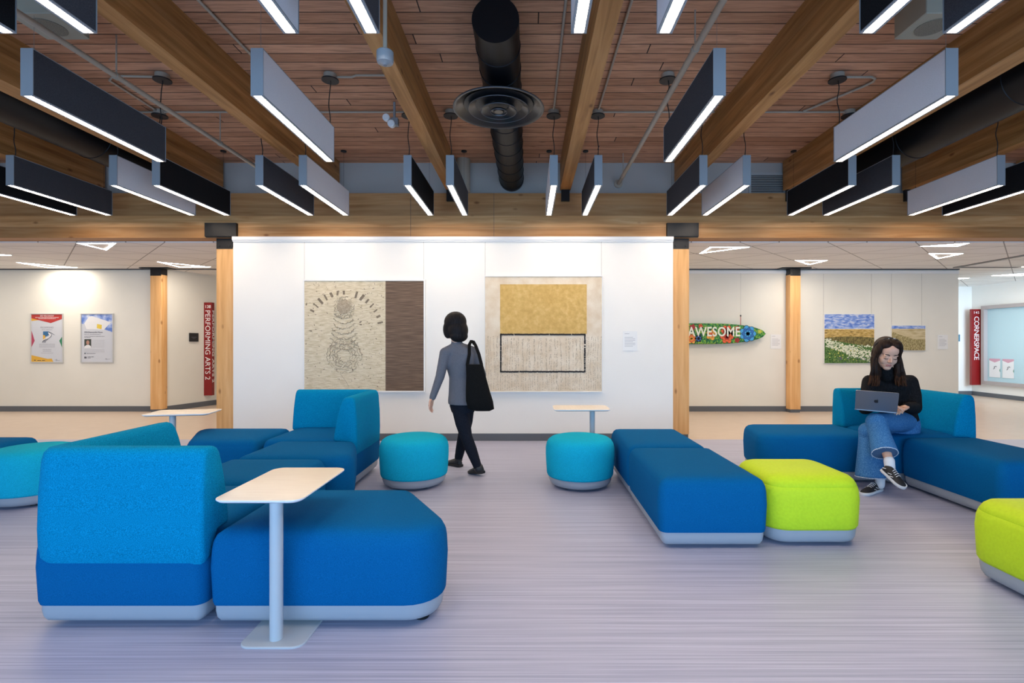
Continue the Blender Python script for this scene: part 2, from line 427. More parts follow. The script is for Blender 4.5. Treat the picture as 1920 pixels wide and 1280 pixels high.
m = MB(); m.box(10.94, 11.1, 12.16, 12.24, .38, 2.10); m.box(10.94, 11.1, 9.35, 9.45, .38, 2.10); m.box(10.94, 11.1, 9.35, 12.24, 2.10, 2.18); m.box(10.94, 11.1, 9.35, 12.24, .30, .38)
m.build('window_frame', frame_wood, wn, smooth=False)
glass_m, nt, b = _new('frosted_blue_glass'); b.inputs['Base Color'].default_value = (.52, .72, .78, 1); b.inputs['Roughness'].default_value = .25
b.inputs['Transmission Weight'].default_value = .12
MB().box(11.03, 11.04, 9.45, 12.16, .38, 2.10).build('pane', glass_m, wn, smooth=False)
# room behind the window
struct('wall_room_beyond', (12.4, 12.5, 9, 13, 0, 2.74), white_wall)

# timber columns
def column(x0, x1, y0, y1, ztop, label, saddle=None):
    e = empty('timber_column', ((x0+x1)/2, (y0+y1)/2, 0), 0); tag(e, label, 'column', 'timber columns with black steel caps')
    cx, cy = (x0+x1)/2, (y0+y1)/2; hw, hd = (x1-x0)/2, (y1-y0)/2
    m = MB(); soft_block(m, [(-hw, -hd), (hw, -hd), (hw, hd), (-hw, hd)], .008, [(0, .06), (0, ztop-.13)], n=2)
    m.build('post', column_m, e)
    MB().box(-hw+.006, hw-.006, -hd-.006, hd+.006, ztop-.15, ztop).build('steel_cap', satin_black, e, smooth=False)
    MB().box(-hw+.01, hw-.01, -hd+.01, hd-.01, 0, .06).build('base_shoe', cove_m, e, smooth=False)
    for sx in (-1, 1):
        m = MB(); m.tube([(sx*hw*.6, -hd-.006, ztop-.11), (sx*hw*.6, -hd-.016, ztop-.11)], .010, 6); m.build('bolt', black_m, e)
    if saddle:
        m = MB(); m.box(-.21, .21, -hd-.10, -hd-.085, ztop, ztop+.18); m.box(-.21, .21, -hd-.085, hd+.1, ztop-.008, ztop+.004)
        m.box(-.21, .21, -hd-.088, -hd-.05, ztop, ztop+.18)
        m.build('saddle', satin_black, e, smooth=False)
    else:
        MB().box(-.27, .27, -hd-.06, hd, ztop-.02, ztop-.008).build('top_plate', satin_black, e, smooth=False)
    return e
column(-4.215, -3.985, 6.85, 7.08, 2.715, 'timber column at the left end of the white partition', True)
column(1.95, 2.18, 6.85, 7.08, 2.715, 'timber column at the right end of the white partition', True)
column(-7.01, -6.80, 9.40, BY-.015, 2.69, 'slim timber column right of the two framed posters')
column(4.86, 5.06, 9.40, BY-.015, 2.69, 'timber column between the painted surfboard and the landscape paintings')

# ceiling beams along the room
for x0, x1 in ((-7.3, -7.12), (-5.82, -5.68), (-4.28, -4.09), (-2.665, -2.53), (-1.096, -.97), (.43, .57), (1.965, 2.10), (3.42, 3.60), (5.02, 5.16), (6.55, 6.7)):
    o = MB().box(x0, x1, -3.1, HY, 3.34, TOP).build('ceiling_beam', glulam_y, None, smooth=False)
    tag(o, 'lengthwise timber ceiling beam under the plank deck', kind='structure')
    hx = (x0+x1)/2
    if -6 < hx < 6:
        o = MB().box(hx-.055, hx+.055, HY-.045, HY, 3.19, 3.34).build('beam_hanger', satin_black, None, smooth=False); tag(o, kind='structure')
        
# ------------------------------------------------------------------ seating
SEAT_PROF = [(.010, .108), (.004, .125), (.0, .20), (-.004, .28), (0, .355), (.006, .392), (.0085, .396), (.009, .400), (.022, .424), (.042, .439), (.075, .448), (.14, .453), (.22, .455)]
PL_PROF = [(.080, .018), (.052, .020), (.034, .030), (.022, .050), (.016, .080), (.016, .110)]
def glides(parent, poly, ins=.21):
    cx = sum(p[0] for p in poly)/len(poly); cy = sum(p[1] for p in poly)/len(poly)
    for p in poly:
        d = Vector((cx-p[0], cy-p[1])); d = d.normalized()*ins*1.25
        m = MB(); m.lathe((p[0]+d.x, p[1]+d.y, 0), [(.032, 0), (.034, .005), (.028, .010), (.012, .012), (.012, .020)], 16)
        m.build('foot', black_m, parent)
def module(name, label, cat, poly, seat_m, rad=.07, group=None, back=None, prof=None):
    cx = sum(p[0] for p in poly)/len(poly); cy = sum(p[1] for p in poly)/len(poly)
    lp = [(p[0]-cx, p[1]-cy) for p in poly]
    e = empty(name, (cx, cy, 0), 0, label, cat, group)
    m = MB(); soft_block(m, lp, rad, PL_PROF, 8); m.build('plinth', plinth_m, e, ang=50)
    m = MB(); soft_block(m, lp, rad, prof or SEAT_PROF, 8); m.build('seat', seat_m, e, ang=60)
    glides(e, lp)
    return e, (cx, cy)
def rect(x0, x1, y0, y1): return [(x0, y0), (x1, y0), (x1, y1), (x0, y1)]
G = 'blue modular lounge seating'

def backrest(parent, corner, d1, L1, d2, L2, mat, rad=.11):
    """L shaped wedge back; corner = outer corner, d1/d2 unit directions of the two arms, thick towards inside"""
    prof = [(.006, .300), (-.008, .33), (-.012, .45), (-.008, .62), (.002, .76), (.010, .795), (.026, .815), (.075, .822), (.098, .815), (.118, .79), (.140, .73), (.162, .65), (.180, .56), (.192, .48), (.195, .440), (.185, .425), (.10, .42), (.05, .31)]
    c = Vector(corner); d1 = Vector(d1); d2 = Vector(d2)
    n1, n2 = d2, d1      # inward normals of arm 1 and arm 2
    N = 8
    def path(dd, grow):
        a = c + n1*dd + n2*dd
        r = max(rad-dd, .012)
        pts = [a + d1*(L1-dd-grow) , a + d1*(max(r, .05)+.02)]
        cen = a + d1*r + d2*r
        for k in range(N+1):
            t = (math.pi/2)*k/N
            pts.append(cen - d2*r*math.cos(t) - d1*r*math.sin(t))
        pts += [a + d2*(max(r, .05)+.02), a + d2*(L2-dd-grow)]
        return pts
    base = [path(d, .022) for d, z in prof]
    cen = (sum(d for d, z in prof)/len(prof), .58)
    m = MB(); rings = []
    npt = len(base[0])
    def ring(i, shrink, ext):
        out = []
        for (d, z), pp in zip(prof, base):
            p = pp[i]
            zz = z + (cen[1]-z)*shrink
            q = Vector((p.x, p.y))
            if ext is not None:
                dirn, nrm = ext
                q = q + dirn[0]*dirn[1] + nrm*((cen[0]-d)*shrink*1.6)
            out.append((q.x, q.y, zz))
        return out
    rings.append(ring(0, .10, ((d1, .022), n1)))
    rings.append(ring(0, .03, ((d1, .017), n1)))
    rings.append(ring(0, .0, ((d1, .002), n1)))
    for i in range(npt): rings.append(ring(i, 0, None))
    rings.append(ring(npt-1, .0, ((d2, .002), n2)))
    rings.append(ring(npt-1, .03, ((d2, .017), n2)))
    rings.append(ring(npt-1, .10, ((d2, .022), n2)))
    m.rings(rings)
    me = m.build('backrest', mat, parent, ang=60)
    bmn = bmesh.new(); bmn.from_mesh(me.data); bmesh.ops.recalc_face_normals(bmn, faces=bmn.faces); bmn.to_mesh(me.data); bmn.free()
    return me
def corner_module(label, x0, x1, y0, y1, cx_, cy_, L1, L2):
    """cx_, cy_: -1/1 give the corner where the two backs meet"""
    e, (cx, cy) = module('corner_sofa', label, 'sofa', rect(x0, x1, y0, y1), navy, .06, G)
    hx, hy = (x1-x0)/2, (y1-y0)/2
    # the seat under the back stops lower; the back wraps the outside
    backrest(e, (cx_*(hx+.006), cy_*(hy+.006)), (-cx_, 0), L1, (0, -cy_), L2, blue)
    return e
# near left group
corner_module('corner sofa seat nearest the camera, its blue back turned to us', -2.250, -1.464, 2.285, 3.085, -1, -1, .80, .80)
module('lounge_bench', 'large navy wedge bench in front, beside the pale side table', 'bench', [(-1.442, 2.285), (-.27, 2.285), (-.68, 3.0), (-1.442, 3.0)], navy, [.035, .17, .12, .035], G)
module('lounge_bench', 'navy bench seat directly behind the nearest corner sofa', 'bench', rect(-2.22, -1.49, 3.095, 3.77), navy, .06, G)
module('lounge_bench', 'navy wedge bench touching the far left corner sofa', 'bench', [(-2.2, 3.78), (-1.30, 3.78), (-1.50, 4.44), (-2.2, 4.44)], navy, [.05, .13, .06, .05], G)
corner_module('corner sofa seat under the brown and cream artwork, open side to the left', -2.35, -1.525, 4.45, 5.25, 1, 1, .84, .80)
module('lounge_bench', 'navy wedge bench left of the corner sofa under the cream artwork', 'bench', [(-2.98, 4.40), (-2.365, 4.40), (-2.365, 5.10), (-3.33, 5.10)], navy, [.12, .06, .06, .12], G)
module('lounge_bench', 'dark navy bench at the left edge behind the cyan ottoman', 'bench', rect(-5.5, -4.44, 4.12, 4.64), navy, .07, G)
# middle benches
module('lounge_bench', 'long navy bench left of the lime ottoman', 'bench', rect(.822, 1.51, 3.165, 4.17), navy, .06, G)
module('lounge_bench', 'navy bench beside the cyan ottoman, farther one of the pair end to end', 'bench', rect(.825, 1.49, 4.18, 5.07), navy, .06, G)
# right group
corner_module('corner sofa seat the seated woman is sitting on', 3.26, 4.10, 4.61, 5.40, 1, 1, .86, .76)
module('lounge_bench', 'navy bench left of the seated woman', 'bench', [(2.13, 4.66), (3.25, 4.66), (3.25, 5.36), (2.26, 5.36)], navy, [.14, .05, .05, .12], G)
module('lounge_bench', 'navy bench on the right running toward the camera', 'bench', rect(3.37, 4.08, 3.60, 4.60), navy, .07, G)
# ottomans
LIME_PROF = [(.014, .108), (.004, .125), (.0, .20), (-.004, .29), (.002, .35), (.010, .376), (.0145, .380), (.013, .384), (.030, .412), (.055, .432), (.09, .443), (.15, .450), (.22, .452)]
module('square_ottoman', 'lime green ottoman beside the long navy bench', 'ottoman', rect(1.52, 2.16, 3.20, 3.82), lime, .15, 'lime green square ottomans', prof=LIME_PROF)
module('square_ottoman', 'lime green ottoman cut off by the right edge of the photo', 'ottoman', rect(2.46, 3.12, 2.25, 2.88), lime, .15, 'lime green square ottomans', prof=LIME_PROF)
def round_ottoman(x, y, label):
    e = empty('round_ottoman', (x, y, 0), 0, label, 'ottoman', 'cyan round ottomans')
    m = MB(); m.lathe((0, 0, 0), [(.215, .018), (.25, .022), (.272, .038), (.284, .065), (.288, .105)], 56); m.build('plinth', plinth_m, e, ang=60)
    m = MB(); m.lathe((0, 0, 0), [(.296, .100), (.302, .115), (.308, .20), (.313, .29), (.312, .345), (.304, .385), (.288, .413), (.262, .432), (.22, .443), (.14, .449), (.05, .450)], 56)
    m.build('seat', cyan, e, ang=70)
    for k in range(4):
        a = math.pi/4+k*math.pi/2
        m = MB(); m.lathe((.17*math.cos(a), .17*math.sin(a), 0), [(.028, 0), (.028, .01), (.012, .014), (.012, .020)], 14); m.build('foot', black_m, e)
round_ottoman(-1.045, 4.66, 'cyan round ottoman between the far left sofa and the walking woman')
round_ottoman(.475, 4.64, 'cyan round ottoman left of the long navy bench')
round_ottoman(-4.07, 4.18, 'cyan round ottoman at the left edge, behind the nearest sofa back')

# side tables
def side_table(x, y, rz, px, py, label, h=.63):
    e = empty('side_table', (x, y, 0), rz, label, 'table', 'pale laptop side tables')
    a, b = .19, .285
    P = rect(-a, a, -b, b)
    m = MB(); soft_block(m, P, .055, [(.010, h-.014), (.0, h-.006), (0, h-.001)], 8); m.build('edge_band', edge_white, e)
    m = MB(); soft_block(m, P, .055, [(.001, h-.001), (.003, h)], 8); m.build('table_top', maple, e)
    m = MB(); soft_block(m, P, .055, [(.02, h-.018), (.012, h-.0135)], 8); m.build('underside', under_m, e)
    m = MB(); m.cyl((px, py, .007), .0275, h-.024, 32); m.build('pole', table_paint, e)
    m = MB(); soft_block(m, rect(-.14, .14, -b, b), .05, [(.0, 0), (0, .005), (.004, .008)], 8)
    o = m.build('base', table_paint, e); o.location = (px, 0, 0)
    return e
side_table(-1.16, 2.435, 0, .06, -.22, 'pale side table in front of the nearest navy bench')
side_table(-3.34, 4.91, math.radians(-80), .115, -.04, 'pale side table at left in front of the timber column')
side_table(.545, 5.24, math.radians(-90), 0.0, .12, 'pale side table by the white wall, behind the cyan ottoman')
# ------------------------------------------------------------------ baffle lamps
LZ0, LZ1, LW = 2.93, 3.243, .08
def baffle(x, y0, y1, mat, label, canopy, group):
    e = empty('baffle_lamp', (x, (y0+y1)/2, LZ0), 0, label, 'ceiling lamp', group)
    L = (y1-y0)/2; H = LZ1-LZ0; w2 = LW/2
    m = MB(); m.box(-w2, w2, -L, L, H-.006, H); m.box(-w2, -w2+.014, -L, L, 0, .008); m.box(w2-.014, w2, -L, L, 0, .008)
    m.box(-w2+.01, w2-.01, -L, L, .006, .012)
    m.build('housing', alu, e, smooth=False)
    for s in (-1, 1):
        MB().box(min(s*w2, s*(w2-.012)), max(s*w2, s*(w2-.012)), -L+.004, L-.004, .008, H-.006).build('side_panel', mat, e, smooth=False)
        MB().box(-w2-.0015, w2+.0015, min(s*L, s*(L+.005)), max(s*L, s*(L+.005)), 0, H+.001).build('end_cap', alu, e, smooth=False)
    MB().box(-w2+.015, w2-.015, -L+.014, L-.01, .001, .007).build('diffuser', led_m, e, smooth=False)
    T = TOP-LZ0
    yn = -L+.045
    yc = {'far': L-.01, 'near': yn}[canopy]
    yo = L-.08 if canopy == 'near' else yn
    m = MB(); m.tube([(0, yo, H), (0, yo, H+.03)], .004, 6); m.tube([(0, yo, H), (0, yo, T)], .0012, 5); m.cyl((0, yo, T-.012), .035, .012, 16)
    m.build('suspension_cable', wire_m if canopy == 'far' else cord_m, e)
    pts = []
    for k in range(13):
        t = k/12; pts.append((.008*math.sin(t*9), yc+.006*math.sin(t*14)+.02*(t if canopy == 'far' else 0), H+(T-.045-H)*t))
    MB().tube(pts, .0042, 7).build('power_cord', cord_m, e)
    cyy = pts[-1][1]
    m = MB(); m.cyl((0, cyy, T-.05), .058, .05, 20); m.build('junction_box', pipe_m, e)
    m = MB(); m.cyl((0, cyy, T-.060), .075, .011, 28); m.build('canopy', black_m, e)
    return e
NUM = ['first', 'second', 'third', 'fourth', 'fifth', 'sixth', 'seventh', 'eighth', 'ninth', 'tenth', 'eleventh', 'twelfth', 'thirteenth', 'fourteenth', 'fifteenth', 'sixteenth']
cn = {id(felt_dark): 'charcoal', id(felt_black): 'black', id(felt_light): 'light grey'}
D, B_, L_ = felt_dark, felt_black, felt_light
row2 = [(-5.83, B_), (-5.376, D), (-4.305, L_), (-3.86, B_), (-2.788, D), (-2.336, L_), (-1.25, B_), (-.81, D), (.268, L_), (.73, D), (1.82, D), (2.27, L_), (3.365, B_), (3.82, D), (4.91, L_), (5.355, B_)]
for i, (x, mt) in enumerate(row2):
    pos = NUM[i] + ' from the left' if i < 8 else (NUM[15-i] + ' from the right' if i < 15 else 'at the far right end')
    if i == 0: pos = 'at the far left end'
    baffle(x, 5.26, 6.50, mt, '%s baffle lamp in the back row by the header, %s' % (cn[id(mt)], pos), 'near', 'baffle lamps of the back row')
for x, mt, lb in ((-3.31, D, 'charcoal baffle lamp of the middle row, leftmost of its four'), (-1.79, L_, 'light grey baffle lamp of the middle row, left of the round air diffuser'),
                  (1.265, D, 'charcoal baffle lamp of the middle row, right of the round air diffuser'), (2.80, L_, 'light grey baffle lamp of the middle row, rightmost of its four')):
    baffle(x, 3.35, 4.57, mt, lb, 'far', 'baffle lamps of the middle row')
row0 = [(-2.74, B_), (-2.315, D), (-1.25, L_), (-.824, D), (.268, L_), (.72, L_), (1.79, B_), (2.23, D)]
for i, (x, mt) in enumerate(row0):
    pos = NUM[i] + ' from the left' if 0 < i < 4 else (NUM[7-i] + ' from the right' if i < 7 else 'rightmost')
    if i == 0: pos = 'leftmost'
    baffle(x, 1.45, 2.67, mt, '%s baffle lamp cut by the top of the photo, %s' % (cn[id(mt)], pos), 'near', 'baffle lamps of the front row')

# ------------------------------------------------------------------ ducts, pipes, ceiling fittings
def ytube(name, x, z, r, y0, y1, mat, label, cat, seams=0, n=40, group=None):
    e = empty(name, (x, y0, z), 0, label, cat, group)
    m = MB(); L = y1-y0
    m.rings([[(r*math.cos(2*math.pi*k/n), t, r*math.sin(2*math.pi*k/n)) for k in range(n)] for t in (0, L)])
    m.build('pipe_body' if not seams else 'duct_body', mat, e)
    if seams:
        t = seams
        while t < L:
            m = MB(); m.rings([[((r+q)*math.cos(2*math.pi*k/n), t+d, (r+q)*math.sin(2*math.pi*k/n)) for k in range(n)] for q, d in ((0, -.008), (.005, -.004), (.005, .004), (0, .008))], False, False)
            m.build('seam_ring', mat, e); t += seams
    return e
dc = ytube('air_duct', -.222, 3.50, .162, 3.45, HY+.04, duct_m, 'round black air duct above the diffuser in the middle', 'duct', .30)
ytube('air_duct', -4.66, 3.49, .225, -3.0, HY+.04, duct_m, 'thick black duct behind the beams at left', 'duct', 1.2)
ytube('air_duct', 4.14, 3.49, .225, -3.0, HY+.04, duct_m, 'thick black duct behind the beams at right', 'duct', 1.2)
e = empty('air_diffuser', (-.245, 4.24, 3.25), 0, 'round black air diffuser with stepped rings under the middle duct', 'diffuser')
dif_m = plain('black_enamel', (.012, .0125, .015), .28, metal=.4, spec=.7)
m = MB(); m.lathe((0, 0, 0), [(.15, .085), (.15, .06), (.28, .052), (.35, .022), (.378, .008), (.380, -.001), (.362, -.002), (.345, .010), (.29, .040)], 64, caps=False); m.build('outer_ring', dif_m, e, ang=50)
rim_m = plain('highlight_rim_enamel', (.10, .10, .105), .3, metal=.5)  # lighter grey paints the edge highlight into the rims
for nm, r, z, q in (('middle_cone', .252, -.004, .62), ('inner_cone', .150, -.016, .55), ('center_cone', .066, -.024, .62)):
    m = MB(); m.lathe((0, 0, 0), [(r*q, z+.055*r/.25+.006), (r*.80, z+.030*r/.25), (r*.95, z+.008), (r, z), (r+.002, z+.004), (r*.95, z+.016), (r*.78, z+.042*r/.25)], 56, caps=False); m.build(nm, dif_m, e, ang=50)
    m = MB(); m.lathe((0, 0, 0), [(r-.002, z+.001), (r+.001, z-.003), (r+.004, z+.001), (r+.001, z+.004)], 56, caps=False); m.build('rim', rim_m, e)
m = MB(); m.lathe((0, 0, 0), [(.040, -.016), (.037, -.022), (.0, -.022)], 24, caps=False); m.build('hub', dif_m, e)
m = MB(); m.lathe((0, 0, 0), [(.372, .0), (.377, -.004), (.381, .002)], 64, caps=False); m.build('rim', rim_m, e)
m = MB(); m.lathe((0, 0, 0), [(.29, .03), (.05, .035)], 40); m.build('back_plate', black_m, e)

def pipe(name, pts, r, label, cat='pipe', mat=pipe_m, extras=None, group=None):
    e = empty(name, pts[0], 0, label, cat, group)
    o = Vector(pts[0])
    MB().tube([Vector(p)-o for p in pts], r, 14).build('pipe_run', mat, e)
    for q in (extras or []):
        q = Vector(q)-o
        MB().tube([(q.x, q.y, q.z+r), (q.x, q.y, TOP-o.z)], .006, 8).build('hanger_rod', mat, e)
        m = MB(); m.rings([[(q.x+(r+.006)*math.cos(2*math.pi*k/14), q.y+t, q.z+(r+.006)*math.sin(2*math.pi*k/14)) for k in range(14)] for t in (-.015, .015)]); m.build('pipe_clamp', mat, e)
    return e
pipe('sprinkler_pipe', [(-3.25, -3, 3.40), (-3.25, 6.84, 3.40)], .021, 'long beige sprinkler pipe at left, below the beige speaker box', extras=[(-3.25, 4.0, 3.40), (-3.25, 5.35, 3.40)])
e = pipe('sprinkler_pipe', [(1.220, -3, 3.44), (1.220, 6.84, 3.44)], .024, 'long beige sprinkler pipe right of the middle, ending in the grey strip', extras=[(1.220, 3.7, 3.44), (1.220, 6.5, 3.44)])
m = MB(); m.rings([[(r*math.cos(2*math.pi*k/20), t, r*math.sin(2*math.pi*k/20)) for k in range(20)] for r, t in ((.055, 9.82), (.055, 9.845))]); m.build('escutcheon', pipe_m, e)
cz = TOP-.018
pipe('electrical_conduit', [(-2.32, 2.72, cz), (-2.32, 4.4, cz)], .011, 'thin beige conduit running lengthwise left of middle', 'conduit')
pipe('electrical_conduit', [(.268, 2.72, cz), (.268, 5.22, cz)], .011, 'thin beige conduit left of the centre right beam', 'conduit')
pipe('electrical_conduit', [(.73, 2.72, cz), (.73, 5.22, cz)], .011, 'thin beige conduit right of the centre right beam', 'conduit')
pipe('electrical_conduit', [(-1.86, 4.60, cz), (-1.6, 4.60, cz), (-1.55, 4.57, cz), (-1.1, 4.57, cz)], .010, 'short beige conduit behind the left light grey lamp', 'conduit')
for i, (a, b_, wh) in enumerate(((-4.08, -2.68, 'left'), (-2.52, -1.11, 'left of middle'), (.59, 1.95, 'right of middle'), (2.11, 3.4, 'right'))):
    pipe('electrical_conduit', [(a, 5.30, cz), (b_, 5.30, cz)], .009, 'crosswise conduit on the planks in the bay at %s' % wh, 'conduit')
pipe('electrical_conduit', [(2.80, 4.60, cz), (3.12, 4.60, cz), (3.17, 4.63, cz), (3.19, 4.68, cz), (3.16, 4.76, cz), (2.93, 5.18, cz), (2.87, 5.28, cz)], .011, 'bent beige conduit behind the right light grey lamp', 'conduit')
pipe('electrical_conduit', [(-3.31, 4.60, cz), (-3.75, 4.58, cz), (-3.85, 4.66, cz), (-3.86, 5.26, cz)], .010, 'bent beige conduit above the left charcoal lamp', 'conduit')
pipe('drain_pipe', [(-.855, 6.72, 3.30), (-.855, 6.72, TOP)], .09, 'short thick beige vertical pipe before the grey strip, by the middle duct')

def speaker_box(x0, y0, label):
    e = empty('ceiling_speaker', (x0+.155, y0+.15, 3.49), 0, label, 'speaker', 'beige ceiling speaker boxes')
    m = MB(); soft_block(m, rect(-.155, .155, -.15, .15), .01, [(.006, 0), (0, .006), (0, TOP-3.49)], 3); m.build('enclosure', box_m, e)
    gm = noise_mat('perforated_grille' + str(x0), [(.45, (.10, .09, .07)), (.55, (.26, .24, .18))], nscale=260, rough=.6)
    MB().cyl((0, 0, -.004), .10, .006, 36).build('grille', gm, e)
speaker_box(2.65, 3.37, 'beige ceiling speaker box between the two right front lamps')
speaker_box(-3.48, 3.37, 'beige ceiling speaker box between the two left front lamps')

e = empty('smoke_detector', (-.818, 2.9, 2.90), 0, 'round grey detector hanging on a stem near the left middle beam', 'detector')
det_m = plain('pale_grey_plastic', (.27, .28, .29), .4)
m = MB(); m.lathe((0, 0, 0), [(.012, -.012), (.02, -.006), (.044, 0), (.048, .012), (.048, .06), (.042, .066)], 28); m.build('housing', det_m, e)
m = MB(); m.cyl((0, 0, -.016), .010, .006, 12); m.build('sensor', plain('detector_lens', (.2, .2, .22), .3), e)
MB().tube([(0.0, 0, .066), (0.0, 0, TOP-2.9)], .012, 12).build('stem', pipe_m, e)
e = empty('spot_sensor', (-1.36, 5.12, 3.52), 0, 'small white twin head light fixed to the planks near the beam', 'light')
m = MB(); m.box(-.02, .05, -.03, .03, -.03, .04); m.box(.0, .02, -.01, .01, .04, TOP-3.52); m.build('bracket', det_m, e, smooth=False)
for sx, zz in ((-.055, .025), (-.005, -.035)):
    m = MB(); m.rings([[(sx+r*math.cos(2*math.pi*k/18), t, zz+r*math.sin(2*math.pi*k/18)) for k in range(18)] for r, t in ((.03, -.02), (.036, -.05), (.036, -.075), (.028, -.08), (.012, -.078))]); m.build('lamp_head', trim_white, e)

e = empty('air_grille', (3.23, HY+.05, 3.44), 0, 'grey louvred air grille in the strip above the header', 'vent')
m = MB(); m.box(-.25, .25, -.015, 0, -.155, -.125); m.box(-.25, .25, -.015, 0, .125, .155); m.box(-.25, -.22, -.015, 0, -.155, .155); m.box(.22, .25, -.015, 0, -.155, .155)
vg = plain('grey_vent_paint', (.42, .43, .42), .5)
m.build('frame', vg, e, smooth=False)
MB().box(-.22, .22, -.004, 0, -.125, .125).build('backing', black_m, e, smooth=False)
for k in range(11):
    z = -.115+k*.0235
    m = MB(); m.add([(-.22, -.014, z-.004), (.22, -.014, z-.004), (.22, -.003, z+.010), (-.22, -.003, z+.010), (-.22, -.012, z-.007), (.22, -.012, z-.007), (.22, -.001, z+.007), (-.22, -.001, z+.007)],
                   [(0, 1, 2, 3), (4, 7, 6, 5), (0, 4, 5, 1), (2, 6, 7, 3)]); m.build('louvre', vg, e, smooth=False)

# triangle lamps in the hallway ceiling
def tri_lamp(pts, label):
    c = Vector((sum(p[0] for p in pts)/3, sum(p[1] for p in pts)/3)); P = [Vector(p)-c for p in pts]
    if (P[1]-P[0]).cross(P[2]-P[0]) < 0: P.reverse()
    e = empty('triangle_lamp', (c.x, c.y, 2.69), 0, label, 'ceiling lamp', 'triangular outline lamps in the hallway ceiling')
    def inset(d):
        L = []
        for i in range(3):
            a, b = P[i], P[(i+1) % 3]; dd = (b-a).normalized(); L.append((a+Vector((-dd.y, dd.x))*d, dd))
        out = []
        for i in range(3):
            (a, d0), (b, d1) = L[i-1], L[i]; t = (b-a).cross(d1)/d0.cross(d1); out.append(a+d0*t)
        return out
    o, i2 = inset(0), inset(.034)
    m = MB(); m.add([(p.x, p.y, -.006) for p in o]+[(p.x, p.y, -.006) for p in i2], [(k, 3+k, 3+(k+1) % 3, (k+1) % 3) for k in range(3)]); m.build('diffuser', tri_m, e, smooth=False)
    o2 = inset(-.006)
    m = MB(); m.rings([[(p.x, p.y, z) for p in q] for q, z in ((o2, 0), (o2, -.0055), (i2, -.0055), (i2, 0))], False, False); m.build('housing', trim_white, e, smooth=False)
tri_lamp([(-6.29, 6.90), (-5.74, 6.90), (-6.32, 7.45)] if False else [(-6.29, 7.06), (-5.74, 7.06), (-6.32, 7.60)], 'triangle lamp above the right poster, nearest the header at left')
tri_lamp([(-8.84, 8.75), (-8.33, 9.37), (-8.88, 9.37)], 'triangle lamp close to the wall above the left poster')
tri_lamp([(-6.36, 8.69), (-5.82, 9.3), (-6.41, 9.3)], 'triangle lamp beside the top of the slim hallway column')
tri_lamp([(-8.78, 7.48), (-8.2, 8.05), (-8.78, 8.05)], 'triangle lamp cut off by the left edge of the photo')
tri_lamp([(2.67, 7.89), (2.64, 7.36), (3.22, 7.36)], 'triangle lamp right of the right partition column')
tri_lamp([(4.50, 8.54), (5.05, 8.54), (5.01, 9.04)], 'triangle lamp just in front of the hallway column between artworks')
tri_lamp([(5.65, 7.3), (6.19, 7.3), (6.15, 6.98+.08)], 'triangle lamp at the upper right, long flat one by the header')
tri_lamp([(6.24, 7.89), (6.78, 7.89), (6.78, 8.4)], 'triangle lamp above the small painting')
tri_lamp([(9.6, 10.5), (10.2, 10.5), (10.2, 9.95)], 'triangle lamp in the corridor ceiling above the frosted window')
tri_lamp([(8.95, 10.9), (9.5, 10.9), (8.95, 11.45)], 'triangle lamp deepest in the side corridor')
tri_lamp([(9.03, 9.27), (9.6, 9.27), (9.6, 8.72)], 'triangle lamp at the right edge where the corridor begins')
for k, (x, y) in enumerate(((-3.5, 8.4), (-1.5, 7.8), (.8, 8.5), (-11, 8.2))):  # unseen lamps added to brighten the hallway
    tri_lamp([(x, y), (x+.55, y), (x, y+.55)], 'added triangle lamp in the hallway, unseen behind the partition' if k < 3 else 'added triangle lamp far left, out of view')
# ------------------------------------------------------------------ artworks on the partition
def wires(parent, xs, z0, z1, y=-.006):
    for x in xs:
        MB().tube([(x, y, z0), (x, y, z1)], .0014, 5).build('hanging_wire', wire_m, parent)
AY = WY-.02
cream = noise_mat('cream_relief_paint', [(.35, (.56, .47, .31)), (.55, (.70, .61, .44)), (.75, (.76, .69, .54))], scale=(2, 1, 14), nscale=6, detail=6, rough=.85, bump=1.0, bscale=70)
brownp = noise_mat('brown_ridged_paint', [(.3, (.075, .045, .03)), (.5, (.15, .095, .06)), (.7, (.26, .17, .11))], scale=(1.5, 1, 75), nscale=3, detail=5, rough=.6, bump=1.0)
fleck = noise_mat('umber_paint_flecks', [(.3, (.13, .10, .07)), (.7, (.30, .24, .17))], nscale=60, rough=.9)
tan_rel = noise_mat('tan_relief_paint', [(.3, (.31, .25, .17)), (.7, (.50, .42, .31))], nscale=60, rough=.9)
e = empty('abstract_painting', (-2.162, WY, 1.388), 0, 'square abstract artwork, cream with rings and a dark brown right third', 'painting')
W, H = .805, .742
def frame_rect(parent, W, H, t, d, mat, y0=0.0, name='frame'):
    m = MB(); m.box(-W, W, -d, y0, H-t, H); m.box(-W, W, -d, y0, -H, -H+t); m.box(-W, -W+t, -d, y0, -H+t, H-t); m.box(W-t, W, -d, y0, -H+t, H-t)
    return m.build(name, mat, parent, smooth=False)
frame_rect(e, W, H, .018, .045, trim_white)
xs = -W+.018+1.07
MB().box(-W+.018, xs, -.035, -.005, -H+.018, H-.018).build('canvas', cream, e, smooth=False)
MB().box(xs, W-.018, -.037, -.005, -H+.018, H-.018).build('brown_panel', brownp, e, smooth=False)
rr = random.Random(3)
m = MB()
def ringtube(m, cx, cz, r, y, th, a0=0, a1=2*math.pi, jit=.017, n=60, squash=1.0):
    seg = []
    for k in range(n+1):
        a = a0+(a1-a0)*k/n
        q = r+rr.uniform(-jit, jit)
        seg.append((cx+q*math.cos(a), y, cz+q*math.sin(a)*squash))
        if rr.random() < .2 and len(seg) > 2:
            m.tube(seg, th*rr.uniform(.9, 2.0), 5); seg = []
    if len(seg) > 2: m.tube(seg, th, 5)
cx0, cz0 = -W+.018+.52, -.26
